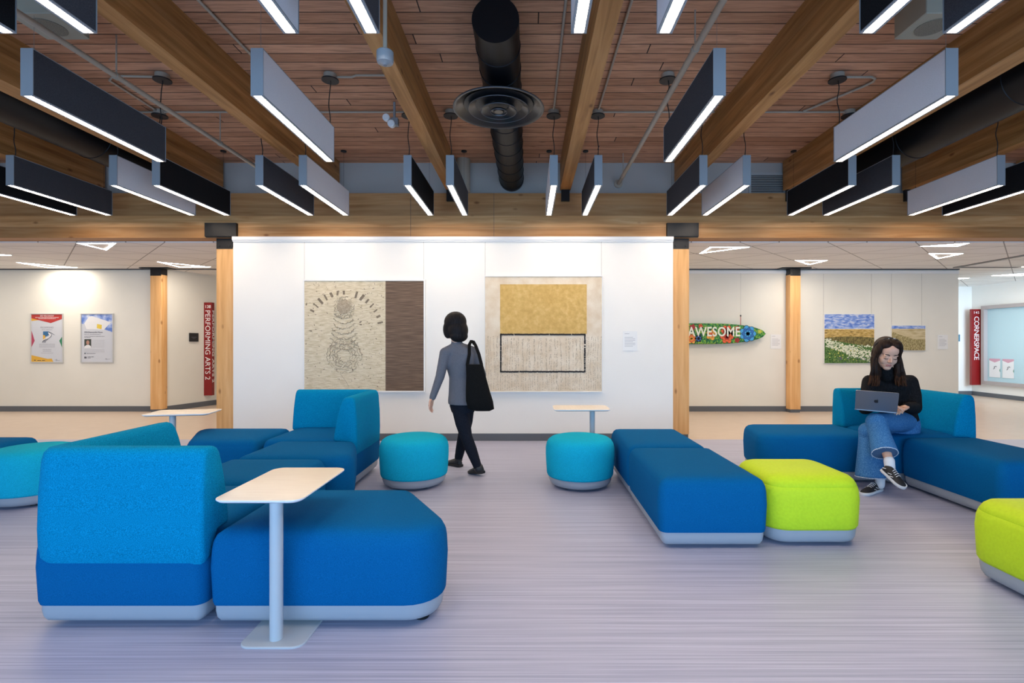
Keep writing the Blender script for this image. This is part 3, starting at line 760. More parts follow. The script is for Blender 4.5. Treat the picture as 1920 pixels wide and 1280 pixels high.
for r in (.09, .12, .15, .19, .225): ringtube(m, cx0, cz0, r, -.036, .0035)
for r in (.10, .125): ringtube(m, cx0-.0, .385, r, -.036, .003)
for k in range(7): ringtube(m, cx0, .33-.06*k+.0, .13+.012*k, -.036, .0035, math.pi*1.12, math.pi*1.88, squash=.75)
m.tube([(cx0-.05+.03*k, -.036, cz0-.23-.045*k+rr.uniform(-.01, .01)) for k in range(5)], .003, 5)
m.build('relief_rings', tan_rel, e)
m = MB(); m.ell((cx0, -.030, .385), (.105, .012, .105)); m.build('relief_disc', tan_rel, e)
m = MB()
for k in range(17):
    a = math.radians(12+k*156/16)
    if 5 < k < 9 and k % 2: continue
    R = .50; px_, pz = cx0+R*math.cos(a)*.98, .07+R*math.sin(a)
    L_s = rr.uniform(.05, .09); wd = rr.uniform(.008, .016)
    u = Vector((math.cos(a+rr.uniform(-.3, .3)), 0, math.sin(a+rr.uniform(-.1, .1)))); v_ = Vector((-u.z, 0, u.x))
    c = Vector((px_, -.037, pz))
    if abs(c.x) > W-.1 or c.x > xs-.04: continue
    m.poly([c-u*L_s/2-v_*wd, c+u*L_s/2-v_*wd, c+u*L_s/2+v_*wd, c-u*L_s/2+v_*wd])
for k in range(260):
    c = Vector((rr.uniform(-W+.03, xs-.03), -.0365, rr.uniform(-H+.03, H-.03)))
    d0 = math.hypot(c.x-cx0, c.z)
    if d0 < .28 and rr.random() < .6: continue
    s_ = rr.uniform(.003, .012)*(1.8 if rr.random() < .12 else 1); a = rr.uniform(0, 3)
    m.poly([c+Vector((s_*1.6*math.cos(a), 0, s_*1.6*math.sin(a))), c+Vector((s_*.5*math.cos(a+2), 0, s_*.5*math.sin(a+2))), c+Vector((s_*math.cos(a+3.3), 0, s_*.7*math.sin(a+3.3))), c+Vector((s_*.6*math.cos(a+4.8), 0, s_*.5*math.sin(a+4.8)))])
tag(m.build('relief_flecks', fleck, e, smooth=False), kind='stuff')
wires(e, (-.80, .78), H, 2.64-1.388)
e = empty('abstract_painting', (.2035, WY, 1.413), 0, 'square abstract artwork with ochre rectangle above a black outlined rectangle', 'painting')
W, H = .7805, .767
frame_rect(e, W, H, .010, .045, trim_white)
pale = noise_mat('pale_cream_paint', [(.3, (.70, .57, .41)), (.7, (.80, .71, .57))], nscale=9, detail=8, rough=.9, bump=.8, bscale=90)
MB().box(-W+.01, W-.01, -.035, -.005, -H+.01, H-.01).build('canvas', pale, e, smooth=False)
ochre = noise_mat('ochre_paint', [(.3, (.56, .35, .10)), (.55, (.65, .43, .14)), (.8, (.74, .53, .22))], nscale=18, detail=8, rough=.8, bump=1.0)
MB().box(-.572, .572, -.0365, -.034, .0, .655).build('ochre_block', ochre, e, smooth=False)
m = MB(); rr = random.Random(5)
for k in range(150):
    for (x0, x1, z0, z1) in ((-.572, .555, .0-.018, .0+.004), (-.572, .555, -.507, -.487)):
        x = x0+(x1-x0)*k/150; j = rr.uniform(-.003, .003)
        if rr.random() < .985: m.box(x-.001, x+.0085, -.039, -.034, z0+j, z1+j)
for k in range(75):
    z = -.49+.48*k/75
    for x0, x1 in ((-.572, -.553), (.537, .556)):
        if rr.random() < (.97 if x0 < 0 else .8): m.box(x0+rr.uniform(-.002, .002), x1+rr.uniform(-.003, .003), -.039, -.034, z-.001, z+.0072)
m.build('black_outline', plain('black_paint', (.02, .017, .02), .7), e, smooth=False)
m = MB()
for k in range(50):
    x = -W+.03+k*(2*W-.06)/49
    z = -H+.03
    while z < -.03:
        if not (abs(x) < .54 and -.05 < z < .0) and rr.random() < .72:
            s_ = rr.uniform(.0035, .0065); x += rr.uniform(-.004, .004); m.poly([(x-s_, -.0362, z), (x+s_*rr.random(), -.0362, z-.002), (x+s_, -.0362, z+s_), (x-s_*.3, -.0362, z+s_*1.1)])
        z += .0125
tag(m.build('relief_dots', tan_rel, e, smooth=False), kind='stuff')
wires(e, (-.77, .77), H, 2.64-1.413)
def card(x, y, z, w_, h_, label, lines=True):
    e = empty('caption_card', (x, y, z), 0, label, 'label card', 'small caption cards beside the artworks')
    MB().box(-w_/2, w_/2, -.006, 0, -h_/2, h_/2).build('card', trim_white, e, smooth=False)
    m = MB(); g = plain('caption_grey' + label[-5:], (.45, .45, .47), .8)
    for k in range(7): m.box(-w_*.38, w_*(.36 if k % 3 else .2), -.0066, -.0058, h_*(.18-.075*k), h_*(.18-.075*k)+h_*.022)
    m.box(-w_*.38, -w_*.05, -.0066, -.0058, h_*.36, h_*.385)
    m.build('caption_lines', g, e, smooth=False)
card(1.353, WY, 1.32, .19, .26, 'white caption card right of the ochre artwork')
card(4.68, BY, 1.318, .20, .27, 'white caption card right of the painted surfboard')
card(7.83, BY, 1.31, .19, .27, 'white caption card right of the small painting')

# ------------------------------------------------------------------ hallway art
def paintbox(name, x0, x1, z0, z1, label, mats):
    e = empty(name, ((x0+x1)/2, BY-.005, (z0+z1)/2), 0, label, 'painting')
    return e, (x1-x0)/2, (z1-z0)/2
sky_p = noise_mat('painted_blue_sky', [(.35, (.08, .17, .55)), (.5, (.22, .34, .68)), (.62, (.55, .60, .75))], scale=(2.5, 1, 7), nscale=4, detail=10, dist=.5, rough=.7)
field_p = noise_mat('painted_golden_field', [(.35, (.14, .09, .03)), (.5, (.50, .33, .08)), (.65, (.66, .48, .22))], scale=(3, 1, 22), nscale=5, detail=10, rough=.7)
green_p = noise_mat('painted_green_meadow', [(.35, (.02, .05, .012)), (.5, (.06, .17, .03)), (.66, (.22, .28, .10))], scale=(9, 1, 6), nscale=7, detail=10, rough=.7)
umber_p = noise_mat('painted_brown_grass', [(.35, (.07, .06, .02)), (.6, (.22, .18, .06))], scale=(8, 1, 5), nscale=4, rough=.8)
flow_w = plain('white_flower_paint', (.68, .70, .52), .8); flow_y = plain('yellow_flower_paint', (.62, .58, .12), .8); flow_v = plain('violet_flower_paint', (.10, .08, .20), .8)
e, W, H = paintbox('landscape_painting', 5.575, 6.52, .91, 1.835, 'landscape painting of blue sky over golden field and white flowers', None)
MB().box(-W, W, -.03, 0, -H, H).build('canvas', trim_white, e, smooth=False)
MB().box(-W+.005, W-.005, -.032, -.03, .19, H-.003).build('painted_sky', sky_p, e, smooth=False)
MB().box(-W+.005, W-.005, -.032, -.03, -.06, .18).build('painted_field', field_p, e, smooth=False)
MB().box(-W+.005, W-.005, -.0325, -.03, -H+.003, .01).build('painted_meadow', green_p, e, smooth=False)
MB().poly([(-W+.005, -.0328, -.01), (W-.005, -.0328, -.16), (W-.005, -.0328, .02), (.0, -.0328, .045), (-W+.005, -.0328, .02)]).build('painted_hedge', umber_p, e, smooth=False)
m = MB(); rr = random.Random(11)
def dabs(m, n, fx, s0, s1, y=-.0345, nn=7):
    for k in range(n):
        x, z = fx(); s_ = rr.uniform(s0, s1); a0 = rr.uniform(0, 6); q = rr.uniform(.4, 1)
        m.poly([(x+s_*math.cos(a0-6.283*i/nn), y-rr.uniform(0, .0008), z+s_*q*math.sin(a0-6.283*i/nn)) for i in range(nn)])
def f1():
    while 1:
        x = rr.uniform(-W+.02, W-.02); z = rr.uniform(-H+.02, 0)
        t = (x+W)/(2*W); band = -.05-.33*t
        if abs(z-band) < .085 or (t > .45 and rr.random() < .5 and z > -H+.1 and z < -.12): return x, z
dabs(m, 560, f1, .006, .019); m.cur = 1
dabs(m, 30, lambda: (rr.uniform(-W+.05, .2), rr.uniform(-H+.05, -.1)), .006, .016, -.035); m.cur = 2
dabs(m, 60, lambda: (rr.uniform(-.25, W-.02), rr.uniform(-H+.01, -H+.13)), .004, .012, -.035)
tag(m.build('painted_flowers', [flow_w, flow_y, flow_v], e, smooth=False), kind='stuff')
wires(e, (-W+.0, W-.04), H, 2.61-1.3725)
e, W, H = paintbox('landscape_painting', 6.84, 7.48, 1.15, 1.62, 'small painting of pale grass dunes hanging beside the larger landscape', None)
MB().box(-W, W, -.03, 0, -H, H).build('canvas', trim_white, e, smooth=False)
MB().box(-W+.004, W-.004, -.032, -.03, H-.06, H-.003).build('painted_sky', sky_p, e, smooth=False)
sand_p = noise_mat('painted_pale_sand', [(.35, (.42, .33, .16)), (.6, (.62, .52, .32))], scale=(1.5, 1, 12), nscale=4, detail=5, rough=.8)
grass_p = noise_mat('painted_dry_grass', [(.35, (.16, .12, .05)), (.5, (.34, .28, .12)), (.65, (.52, .44, .24))], scale=(14, 1, 6), nscale=5, detail=6, rough=.8)
MB().box(-W+.004, W-.004, -.032, -.03, -.06, H-.06).build('painted_sand', sand_p, e, smooth=False)
m = MB(); m.poly([(-W+.004, -.033, -H+.003), (W-.004, -.033, -H+.003), (W-.004, -.033, -.03), (.1, -.033, -.02), (-.1, -.033, .04), (-W+.004, -.033, .12)]); m.build('painted_grass', grass_p, e, smooth=False)
wires(e, (-W+.02, W-.05), H, 2.61-1.385)

# painted surfboard
e = empty('painted_surfboard', (3.2, BY-.07, 1.465), 0, 'floral painted surfboard with white capital letters', 'surfboard')
green_b = noise_mat('green_leaf_paint', [(.38, (.01, .05, .03)), (.47, (.02, .20, .06)), (.53, (.05, .30, .05)), (.60, (.40, .55, .05)), (.68, (.02, .12, .04))], nscale=26, detail=5, rough=.45, dist=1.0)
N = 48; top = []; bot = []
for k in range(N+1):
    t = -1+2*k/N; x = 1.25*t; hh = .195*max(0, (1-abs(t)**2.8))**.55
    top.append((x, hh)); bot.append((x, -hh))
m = MB()
prof_b = [(t[0], t[1]) for t in top]+[(t[0], t[1]) for t in reversed(bot[1:-1])]
m.rings([[(x*.985, 0, z*.9) for x, z in prof_b], [(x, -.02, z) for x, z in prof_b], [(x*.99, -.045, z*.96) for x, z in prof_b], [(x*.93, -.05, z*.85) for x, z in prof_b]])
o = m.build('board', green_b, e, ang=60)
pm = {n_: plain('paint_'+n_, c, .5) for n_, c in dict(orange=(.80, .13, .03), amber=(.80, .38, .05), red=(.42, .03, .02), sky=(.06, .35, .68), deep=(.02, .14, .45), dark=(.015, .012, .012), pink=(.55, .2, .4), lemon=(.62, .62, .08)).items()}
def flower(cx, cz, R, keys, name, n=6, lay=3):
    m = MB(); y = -.0515
    for L in range(lay):
        r = R*(1-.28*L)
        for k in range(n):
            a = 6.283*(k+.5*L)/n
            for wdt, lift, mi in ((1.12, 0, len(keys)-1), (1.0, .0006, L % (len(keys)-1))):
                pts = []
                for q in range(12):
                    th = 6.283*q/12
                    u = r*.5+r*.5*math.cos(th)*wdt; v = r*.36*math.sin(th)*wdt
                    pts.append((cx+u*math.cos(a)-v*math.sin(a), y-.0012*L-lift, cz+u*math.sin(a)+v*math.cos(a)))
                pts.reverse()
                m.cur = mi; m.poly(pts)
    m.build(name, [pm[k] for k in keys], e, smooth=False)
flower(.90, .0, .155, ['sky', 'deep', 'sky', 'dark'], 'blue_flower', 7)
flower(.51, -.06, .125, ['orange', 'orange', 'red', 'dark'], 'orange_flower', 6)
flower(.51, .05, .11, ['orange', 'red', 'dark'], 'orange_flower', 6, 2)
flower(.22, -.02, .105, ['amber', 'amber', 'orange', 'dark'], 'amber_flower', 5)
flower(-.15, -.09, .10, ['amber', 'orange', 'dark'], 'amber_flower', 6)
flower(-.02, -.09, .07, ['dark', 'deep', 'dark'], 'dark_flower', 6)
flower(.02, .14, .045, ['orange', 'red', 'dark'], 'orange_flower', 5)
flower(-.13, .12, .06, ['red', 'dark'], 'red_flower', 5)
flower(.70, .10, .05, ['red', 'dark'], 'red_flower', 5); flower(.70, -.12, .05, ['red', 'dark'], 'red_flower', 5); flower(1.12, .04, .04, ['lemon', 'dark'], 'lemon_flower', 5)
o = text_mesh('AWESOME', .245, plain('white_letter_paint', (.80, .82, .70), .6), 'lettering', e, wall_M(-.235, -.0605, -.045), spacing=1.04, bold=.004)
xs_ = [v.co.x for v in o.data.vertices]; sx = .98/(max(xs_)-min(xs_)); mn = min(xs_)
for v in o.data.vertices: v.co.x = -.225+(v.co.x-mn)*sx
MB().tube([(.775, -.03, .13), (.775, -.03, .32)], .006, 6).build('hanging_strap', pm['red'], e)
m = MB(); m.ell((.775, -.03, .335), (.012, .012, .018)); m.build('hook', satin_black, e)
MB().tube([(.775, -.03, .34), (.775, -.055+.02, 2.6-1.465)], .0014, 5).build('hanging_wire', wire_m, e)
MB().box(-.8, .8, -.004, .062, -.012, .012).build('wall_bracket', satin_black, e, smooth=False)

# posters
silver = plain('silver_poster_frame', (.62, .62, .60), .35, metal=.3)
paper = plain('grey_white_paper', (.60, .62, .66), .6); ink = plain('dark_ink', (.05, .05, .07), .7); mid = plain('grey_ink', (.30, .30, .34), .7)
PC = {n_: plain('poster_'+n_, c, .6) for n_, c in dict(red=(.45, .035, .03), gold=(.72, .40, .05), green=(.02, .22, .10), rose=(.45, .06, .12), white=(.78, .78, .78), teal=(.03, .14, .30), yellow=(.75, .55, .07)).items()}
cloud_p = noise_mat('printed_sky', [(.4, (.12, .22, .58)), (.55, (.35, .45, .75)), (.65, (.62, .68, .80))], nscale=9, detail=5, rough=.6)
def poster(cx, cz, label):
    e = empty('framed_poster', (cx, BY, cz), 0, label, 'poster', 'silver framed posters'); W, H = .31, .465
    frame_rect(e, W, H, .018, .02, silver)
    MB().box(-W+.015, W-.015, -.010, 0, -H+.015, H-.015).build('paper', paper, e, smooth=False)
    return e, W-.018, H-.018
def flat(e, name, mat, pts, y=-.0106):
    a = sum(pts[i][0]*pts[(i+1) % len(pts)][1]-pts[(i+1) % len(pts)][0]*pts[i][1] for i in range(len(pts)))
    if a < 0: pts = pts[::-1]
    return MB().poly([(x, y, z) for x, z in pts]).build(name, mat, e, smooth=False)
def textlines(e, rows, mat, y=-.0108, name='small_print'):
    m = MB()
    for x0, x1, z, h_ in rows:
        x = x0
        while x < x1:
            w_ = rr.uniform(.008, .03); m.box(x, min(x+w_, x1), y, y+.0004, z, z+h_); x += w_+.005
    m.build(name, mat, e, smooth=False)
e, W, H = poster(-9.075, 1.385, 'framed poster with red banner and heron emblem, left one')
flat(e, 'red_banner', PC['red'], [(-W, H), (W, H), (W, H-.085), (.07, H-.165), (-W, H-.075)], -.0108)
flat(e, 'gold_corner', PC['gold'], [(-W, H-.06), (-W, H-.125), (-.12, H-.105)])
flat(e, 'rose_triangle', PC['rose'], [(-W, .14), (-W, -.17), (-W+.06, -.05)])
flat(e, 'green_triangle', PC['green'], [(W, .04), (W, -.20), (W-.06, -.05)])
flat(e, 'gold_strip', PC['gold'], [(-W, -H), (-W, -H+.125), (.01, -H+.055), (.09, -H+.06), (.12, -H)])
text_mesh('DO YOU KNOW', .034, PC['white'], 'headline', e, wall_M(0, -.0112, H-.04), 'CENTER', .0003, bold=.0008)
textlines(e, [(-.22, .22, H-.064, .008), (-.16, .16, H-.085, .008)], PC['white'], -.0113)
text_mesh('RICHMOND', .046, mid, 'title', e, wall_M(0, -.011, .185), 'CENTER', .0003, 1.0)
text_mesh('ARTS AWARDS', .026, mid, 'subtitle', e, wall_M(0, -.011, .148), 'CENTER', .0003, 1.2)
m = MB(); m.poly([(-.075, -.0108, .0), (.03, -.0108, .05), (.03, -.0108, .125), (-.075, -.0108, .125)]); m.build('emblem_square', PC['teal'], e, smooth=False)
m = MB(); m.poly([(-.075, -.0111, -.03), (-.03, -.0111, -.0), (-.035, -.0111, .05), (-.075, -.0111, .06)]); m.build('emblem_sunset', PC['gold'], e, smooth=False)
hp = []
for k in range(22):
    t = k/21
    hp.append((.03+.055*math.sin(t*5.6)*(.6+.4*t) - .09*max(0, t-.55)*2, -.0118, .10-.17*t))
m = MB(); m.tube(hp, [.011-.004*abs(k/21-.5) for k in range(22)], 6); m.build('heron_neck', PC['white'], e)
m = MB(); m.tube([(p[0]+.012, -.0122, p[2]-.003) for p in hp], .0035, 5); m.tube([(.035, -.0122, .115), (.07, -.0122, .10), (.145, -.0122, .06)], [.008, .005, .001], 5)
for k in range(3): m.tube([(-.02+.02*k, -.0122, -.0-.01*k), (-.06+.02*k, -.0122, -.035-.005*k), (-.085+.025*k, -.0122, -.085)], .0035, 5)
m.build('heron_outline', ink, e)
textlines(e, [(-.15, .15, -.115-.02*k, .006) for k in range(4)]+[(-.08, .08, -.215-.02*k, .006) for k in range(3)]+[(-.11, .12, -.285, .006)], mid)
textlines(e, [(-.24, -.21, -H+.02, .016), (-.18, -.11, -H+.018, .012), (-.09, -.04, -H+.018, .012)], ink, -.0112, 'sponsor_marks')
m = MB(); m.tube([(.15, -.0112, -H+.03), (.19, -.0112, -H+.05), (.17, -.0112, -H+.02), (.25, -.0112, -H+.03)], .0015, 4); m.build('signature', ink, e)
e, W, H = poster(-8.13, 1.385, 'framed poster with blue sky and white page image, right one')
flat(e, 'printed_sky', cloud_p, [(-W, H), (W, H), (W, H-.34), (.13, H-.28), (-W, H-.175)], -.0106)
flat(e, 'white_page', PC['white'], [(-.16, H-.045), (-.10, H-.03), (.26, H-.15), (.13, H-.29), (-.20, H-.28), (-.24, H-.17)], -.0108)
flat(e, 'yellow_note', PC['yellow'], [(.0, H-.18), (.09, H-.20), (.085, H-.28), (-.005, H-.26)], -.0112)
text_mesh('2024 Branscombe House', .034, ink, 'title', e, wall_M(-W+.05, -.0112, .10), 'LEFT', .0003, 1.0, .0006)
text_mesh('ARTIST-IN-RESIDENCE', .030, mid, 'subtitle', e, wall_M(-W+.05, -.0112, .06), 'LEFT', .0003, 1.05)
textlines(e, [(-.24, .14, .028, .007), (-.24, -.12, .008, .007)], ink)
flat(e, 'photo', plain('portrait_backdrop', (.05, .06, .05), .6), [(-.24, -.02), (-.11, -.02), (-.11, -.19), (-.24, -.19)], -.0108)
flat(e, 'photo_person', plain('portrait_skin', (.45, .24, .18), .6), [(-.175+.03*math.cos(6.283*k/14), -.085+.042*math.sin(6.283*k/14)) for k in range(14)], -.0114)
flat(e, 'photo_shirt', PC['white'], [(-.24, -.19), (-.11, -.19), (-.12, -.15), (-.16, -.125), (-.21, -.135), (-.238, -.16)], -.0111)
textlines(e, [(-.09, .14, -.04-.022*k, .004) for k in range(7)]+[(-.24, .14, -.215-.018*k, .004) for k in range(4)], paper if False else plain('faint_ink', (.42, .42, .44), .8))
textlines(e, [(-.24, -.21, -.30, .02), (-.19, -.03, -.295, .007), (-.24, -.20, -.385, .035), (-.18, -.06, -.36, .01), (-.18, -.12, -.38, .008)], ink, -.0112, 'sponsor_marks')
m = MB(); m.tube([(.15, -.0112, -H+.05), (.18, -.0112, -H+.065), (.17, -.0112, -H+.045), (.25, -.0112, -H+.055)], .0015, 4); m.build('signature', ink, e)

# ------------------------------------------------------------------ blade signs
red_s = plain('dark_red_sign', (.24, .007, .008), .35); letter_w = plain('white_sign_letters', (.82, .80, .78), .5)
def down_M(x, y, z, rz=0):
    """text running downwards, facing -Y"""
    return Matrix.Translation((x, y, z)) @ Matrix.Rotation(rz, 4, 'Z') @ Matrix.Rotation(math.radians(90), 4, 'X') @ Matrix.Rotation(math.radians(-90), 4, 'Z')
e = empty('blade_sign', (-6.54, 10.35, 1.17), 0, 'tall dark red blade sign reading PERFORMING ARTS 2', 'sign')
MB().box(-.08, .08, 0, .085, -.95, .95).build('panel', red_s, e, smooth=False)
text_mesh('138', .085, letter_w, 'room_number', e, wall_M(0, -.002, .835), 'CENTER', .001, 1.0, .001)
text_mesh('PERFORMING ARTS 2', .146, letter_w, 'lettering', e, down_M(-.050, -.002, .795) @ Matrix.Scale(1.04, 4, (1, 0, 0)), 'LEFT', .001, .995)
text_mesh('PERFORMING ARTS 2', .08, letter_w, 'lettering', e, down_M(.082, .016, .795, math.pi/2) @ Matrix.Scale(1.975, 4, (1, 0, 0)), 'LEFT', .001, .995, .001)
e = empty('room_plaque', (-6.665, 10.10, 1.405), math.atan2(12.3-BY, -6.10+6.83), 'small black room plaque left of the red sign', 'sign')
MB().box(-.10, .10, -.012, .0, -.085, .085).build('plate', black_m, e, smooth=False)
textlines(e, [(-.06, .06, .0, .004), (-.03, .03, -.02, .004)], mid, -.0128, 'raised_text')
e.location = (-6.672, 10.11, 1.405)
e = empty('blade_sign', (10.885, 12.30, 1.19), 0, 'tall dark red blade sign reading CORNERSPACE', 'sign')
MB().box(-.11, .11, 0, .06, -.92, .92).build('panel', red_s, e, smooth=False)
MB().box(.11, .118, .01, .05, -.8, .8).build('wall_bracket', alu, e, smooth=False)
text_mesh('145', .085, letter_w, 'room_number', e, wall_M(0, -.002, .81), 'CENTER', .001, 1.2, .001)
text_mesh('CORNERSPACE', .170, letter_w, 'lettering', e, down_M(-.052, -.002, .75), 'LEFT', .001, .88, .0)
boxo('room_plaque', (10.58, 10.70, 12.548, 12.56, 1.33, 1.50), plain('blue_grey_plaque', (.08, .22, .32), .5), None, label='small blue grey plaque left of the CORNERSPACE sign', cat='sign')
# leaflets taped inside the corridor window
for k, y in enumerate((11.965, 11.63)):
    e = empty('window_leaflet', (11.022, y, .70), -math.pi/2, 'small heron leaflet on the frosted window, %s one' % ('left' if k == 0 else 'right'), 'poster', 'leaflets on the frosted window')
    MB().box(-.14, .14, -.002, .0, -.22, .22).build('paper', PC['white'], e, smooth=False)
    flat(e, 'pink_banner', plain('pale_pink_print', (.62, .34, .42), .6), [(-.14, .22), (.14, .22), (.14, .18), (.0, .13), (-.14, .18)], -.0024)
    flat(e, 'green_triangle', PC['green'], [(.14, .0), (.14, -.1), (.12, -.05)], -.0024)
    m = MB(); m.tube([(-.03, -.004, -.03), (.0, -.004, .0), (-.01, -.004, .03), (.03, -.004, .045), (.05, -.004, .03)], .006, 5); m.build('heron_emblem', ink, e)
# ------------------------------------------------------------------ people
def fuse(o, voxel, smooth=4):
    """melt the overlapping volumes of one mesh into a single continuous surface"""
    md = o.modifiers.new('r', 'REMESH'); md.mode = 'VOXEL'; md.voxel_size = voxel; md.use_smooth_shade = True
    ms = o.modifiers.new('s', 'SMOOTH'); ms.iterations = smooth; ms.factor = .5
    dg = bpy.context.evaluated_depsgraph_get()
    me = bpy.data.meshes.new_from_object(o.evaluated_get(dg))
    o.modifiers.clear(); me.name = o.data.name; o.data = me
    me.polygons.foreach_set('use_smooth', [True]*len(me.polygons))
    return o
def limb(m, pts, n=14):
    """pts: (x, y, z, r); tapered tube with ball joints"""
    for i in range(len(pts)-1):
        a, b = Vector(pts[i][:3]), Vector(pts[i+1][:3]); ra, rb = pts[i][3], pts[i+1][3]
        st = 4; m.tube([a.lerp(b, k/st) for k in range(st+1)], [ra+(rb-ra)*k/st for k in range(st+1)], n)
    for p in pts: m.ell(p[:3], (p[3], p[3], p[3]), n, 8)
def slab(m, secs, yaw=0.0, n=20):
    """torso from elliptical sections (x, y, z, rx, ry[, yaw])"""
    rings = []
    for s_ in secs:
        yw = s_[5] if len(s_) > 5 else yaw
        c_, s2 = math.cos(yw), math.sin(yw)
        rings.append([(s_[0]+s_[3]*math.cos(a)*c_-s_[4]*math.sin(a)*s2, s_[1]+s_[3]*math.cos(a)*s2+s_[4]*math.sin(a)*c_, s_[2]) for a in [6.28318*k/n for k in range(n)]])
    m.rings(rings)
def PX(px, py, Y): return ((px-990)/950*Y, Y, 1.3-(py-642)/950*Y)
def P4(px, py, Y, r): return PX(px, py, Y)+(r,)
skin_m = noise_mat('light_skin', [(.3, (.66, .37, .255)), (.7, (.74, .44, .32))], nscale=30, rough=.5, spec=.35)
MATS['light_skin'].node_tree.nodes['Principled BSDF'].inputs['Subsurface Weight'].default_value = .08
hair_b = noise_mat('dark_brown_hair', [(.3, (.010, .005, .004)), (.6, (.026, .012, .007)), (.8, (.055, .024, .012))], scale=(18, 18, 1.2), nscale=5, rough=.6, bump=.8, spec=.2)
hair_k = noise_mat('black_hair', [(.3, (.006, .005, .006)), (.7, (.018, .014, .014))], scale=(18, 18, 1.2), nscale=5, rough=.6, bump=.6, spec=.15)
hair_tip = noise_mat('auburn_hair_ends', [(.3, (.022, .008, .004)), (.6, (.075, .026, .009)), (.8, (.14, .055, .018))], scale=(18, 18, 1.2), nscale=5, rough=.6, spec=.2, bump=.8)
black_knit = noise_mat('black_ribbed_knit', [(.4, (.006, .006, .007)), (.6, (.014, .014, .016))], scale=(40, 40, 2), nscale=4, rough=.9, bump=.5, spec=.15)
denim = noise_mat('blue_denim', [(.3, (.028, .125, .31)), (.5, (.050, .18, .40)), (.72, (.12, .29, .53))], scale=(14, 14, 7), nscale=12, detail=9, rough=.85, bump=.5, spec=.1, bscale=240)
denim_lt = noise_mat('frayed_denim_edge', [(.35, (.30, .45, .62)), (.65, (.62, .70, .78))], nscale=80, rough=.9)
sock_m = plain('white_sock', (.75, .76, .80), .9)
shoe_k = plain('black_shoe_mesh', (.012, .012, .014), .6); sole_w = plain('off_white_sole', (.66, .68, .72), .5); lace_w = plain('white_lace', (.75, .75, .78), .7)
grey_knit = noise_mat('grey_knit', [(.4, (.125, .128, .150)), (.6, (.150, .153, .178))], nscale=160, rough=.9, bump=.3, spec=.1)
navy_trouser = noise_mat('dark_navy_trousers', [(.4, (.008, .010, .017)), (.6, (.012, .015, .024))], nscale=140, rough=.85, spec=.1)
boot_m = plain('dark_leather_boot', (.016, .018, .022), .45)
bag_m = noise_mat('black_tote_fabric', [(.4, (.006, .006, .006)), (.6, (.009, .009, .009))], nscale=150, rough=.9, spec=.1)
lip_m = plain('lip_colour', (.48, .20, .17), .45); brow_m = plain('brow_brown', (.045, .022, .015), .8)

def head_shapes(m, T, s, face=True):
    """local frame: face looks along -Y"""
    R3 = T.to_3x3()
    def E(c, r, n=20, k=14): m.ell(T @ Vector([v*s for v in c]), [v*s for v in r], n, k, R3)
    E((0, .018, .035), (.076, .092, .086)); E((0, -.022, -.015), (.063, .066, .086)); E((0, -.030, -.058), (.052, .050, .048))
    E((0, -.058, -.090), (.028, .020, .020)); E((0, -.052, .045), (.058, .040, .050))
    for sx in (-1, 1):
        E((sx*.030, -.050, -.030), (.030, .030, .034)); E((sx*.040, -.018, -.050), (.022, .040, .034)); E((sx*.028, -.078, .018), (.024, .012, .007)); E((sx*.030, -.074, .000), (.015, .014, .0105))
        E((sx*.076, .012, -.008), (.009, .018, .030)); E((sx*.0095, -.092, -.030), (.0075, .009, .0075))
    p = [T @ Vector((0, -.080*s, .012*s)), T @ Vector((0, -.094*s, -.010*s)), T @ Vector((0, -.104*s, -.026*s)), T @ Vector((0, -.088*s, -.036*s))]
    m.tube(p, [.007*s, .0085*s, .0100*s, .008*s], 10)
def face_bits(e, T, s):
    R3 = T.to_3x3()
    m = MB()
    for sx in (-1, 1):
        m.tube([T @ Vector((sx*x*s, y*s, z*s)) for x, y, z in ((.012, -.0905, .020), (.024, -.0905, .026), (.038, -.083, .025), (.049, -.072, .018))], [.002*s, .0038*s, .0033*s, .0012*s], 7)
    m.build('eyebrow', brow_m, e)
    m = MB()
    for sx in (-1, 1):
        m.tube([T @ Vector((sx*x*s, y*s, z*s)) for x, y, z in ((.016, -.0845, -.005), (.025, -.0885, -.0095), (.036, -.0870, -.0095), (.046, -.0780, -.004))], [.0010*s, .0021*s, .0021*s, .0010*s], 6)
    m.build('eyelash', brow_m, e)
    m = MB()
    m.tube([T @ Vector((x*s, y*s, z*s)) for x, y, z in ((-.020, -.0775, -.062), (-.010, -.0830, -.0575), (0, -.0835, -.0590), (.010, -.0830, -.0575), (.020, -.0775, -.062))], [.0012*s, .0042*s, .0040*s, .0042*s, .0012*s], 8)
    m.tube([T @ Vector((x*s, y*s, z*s)) for x, y, z in ((-.019, -.0770, -.0640), (-.009, -.0815, -.0675), (.009, -.0815, -.0675), (.019, -.0770, -.0640))], [.0012*s, .0042*s, .0042*s, .0012*s], 8)
    m.build('lips', lip_m, e)
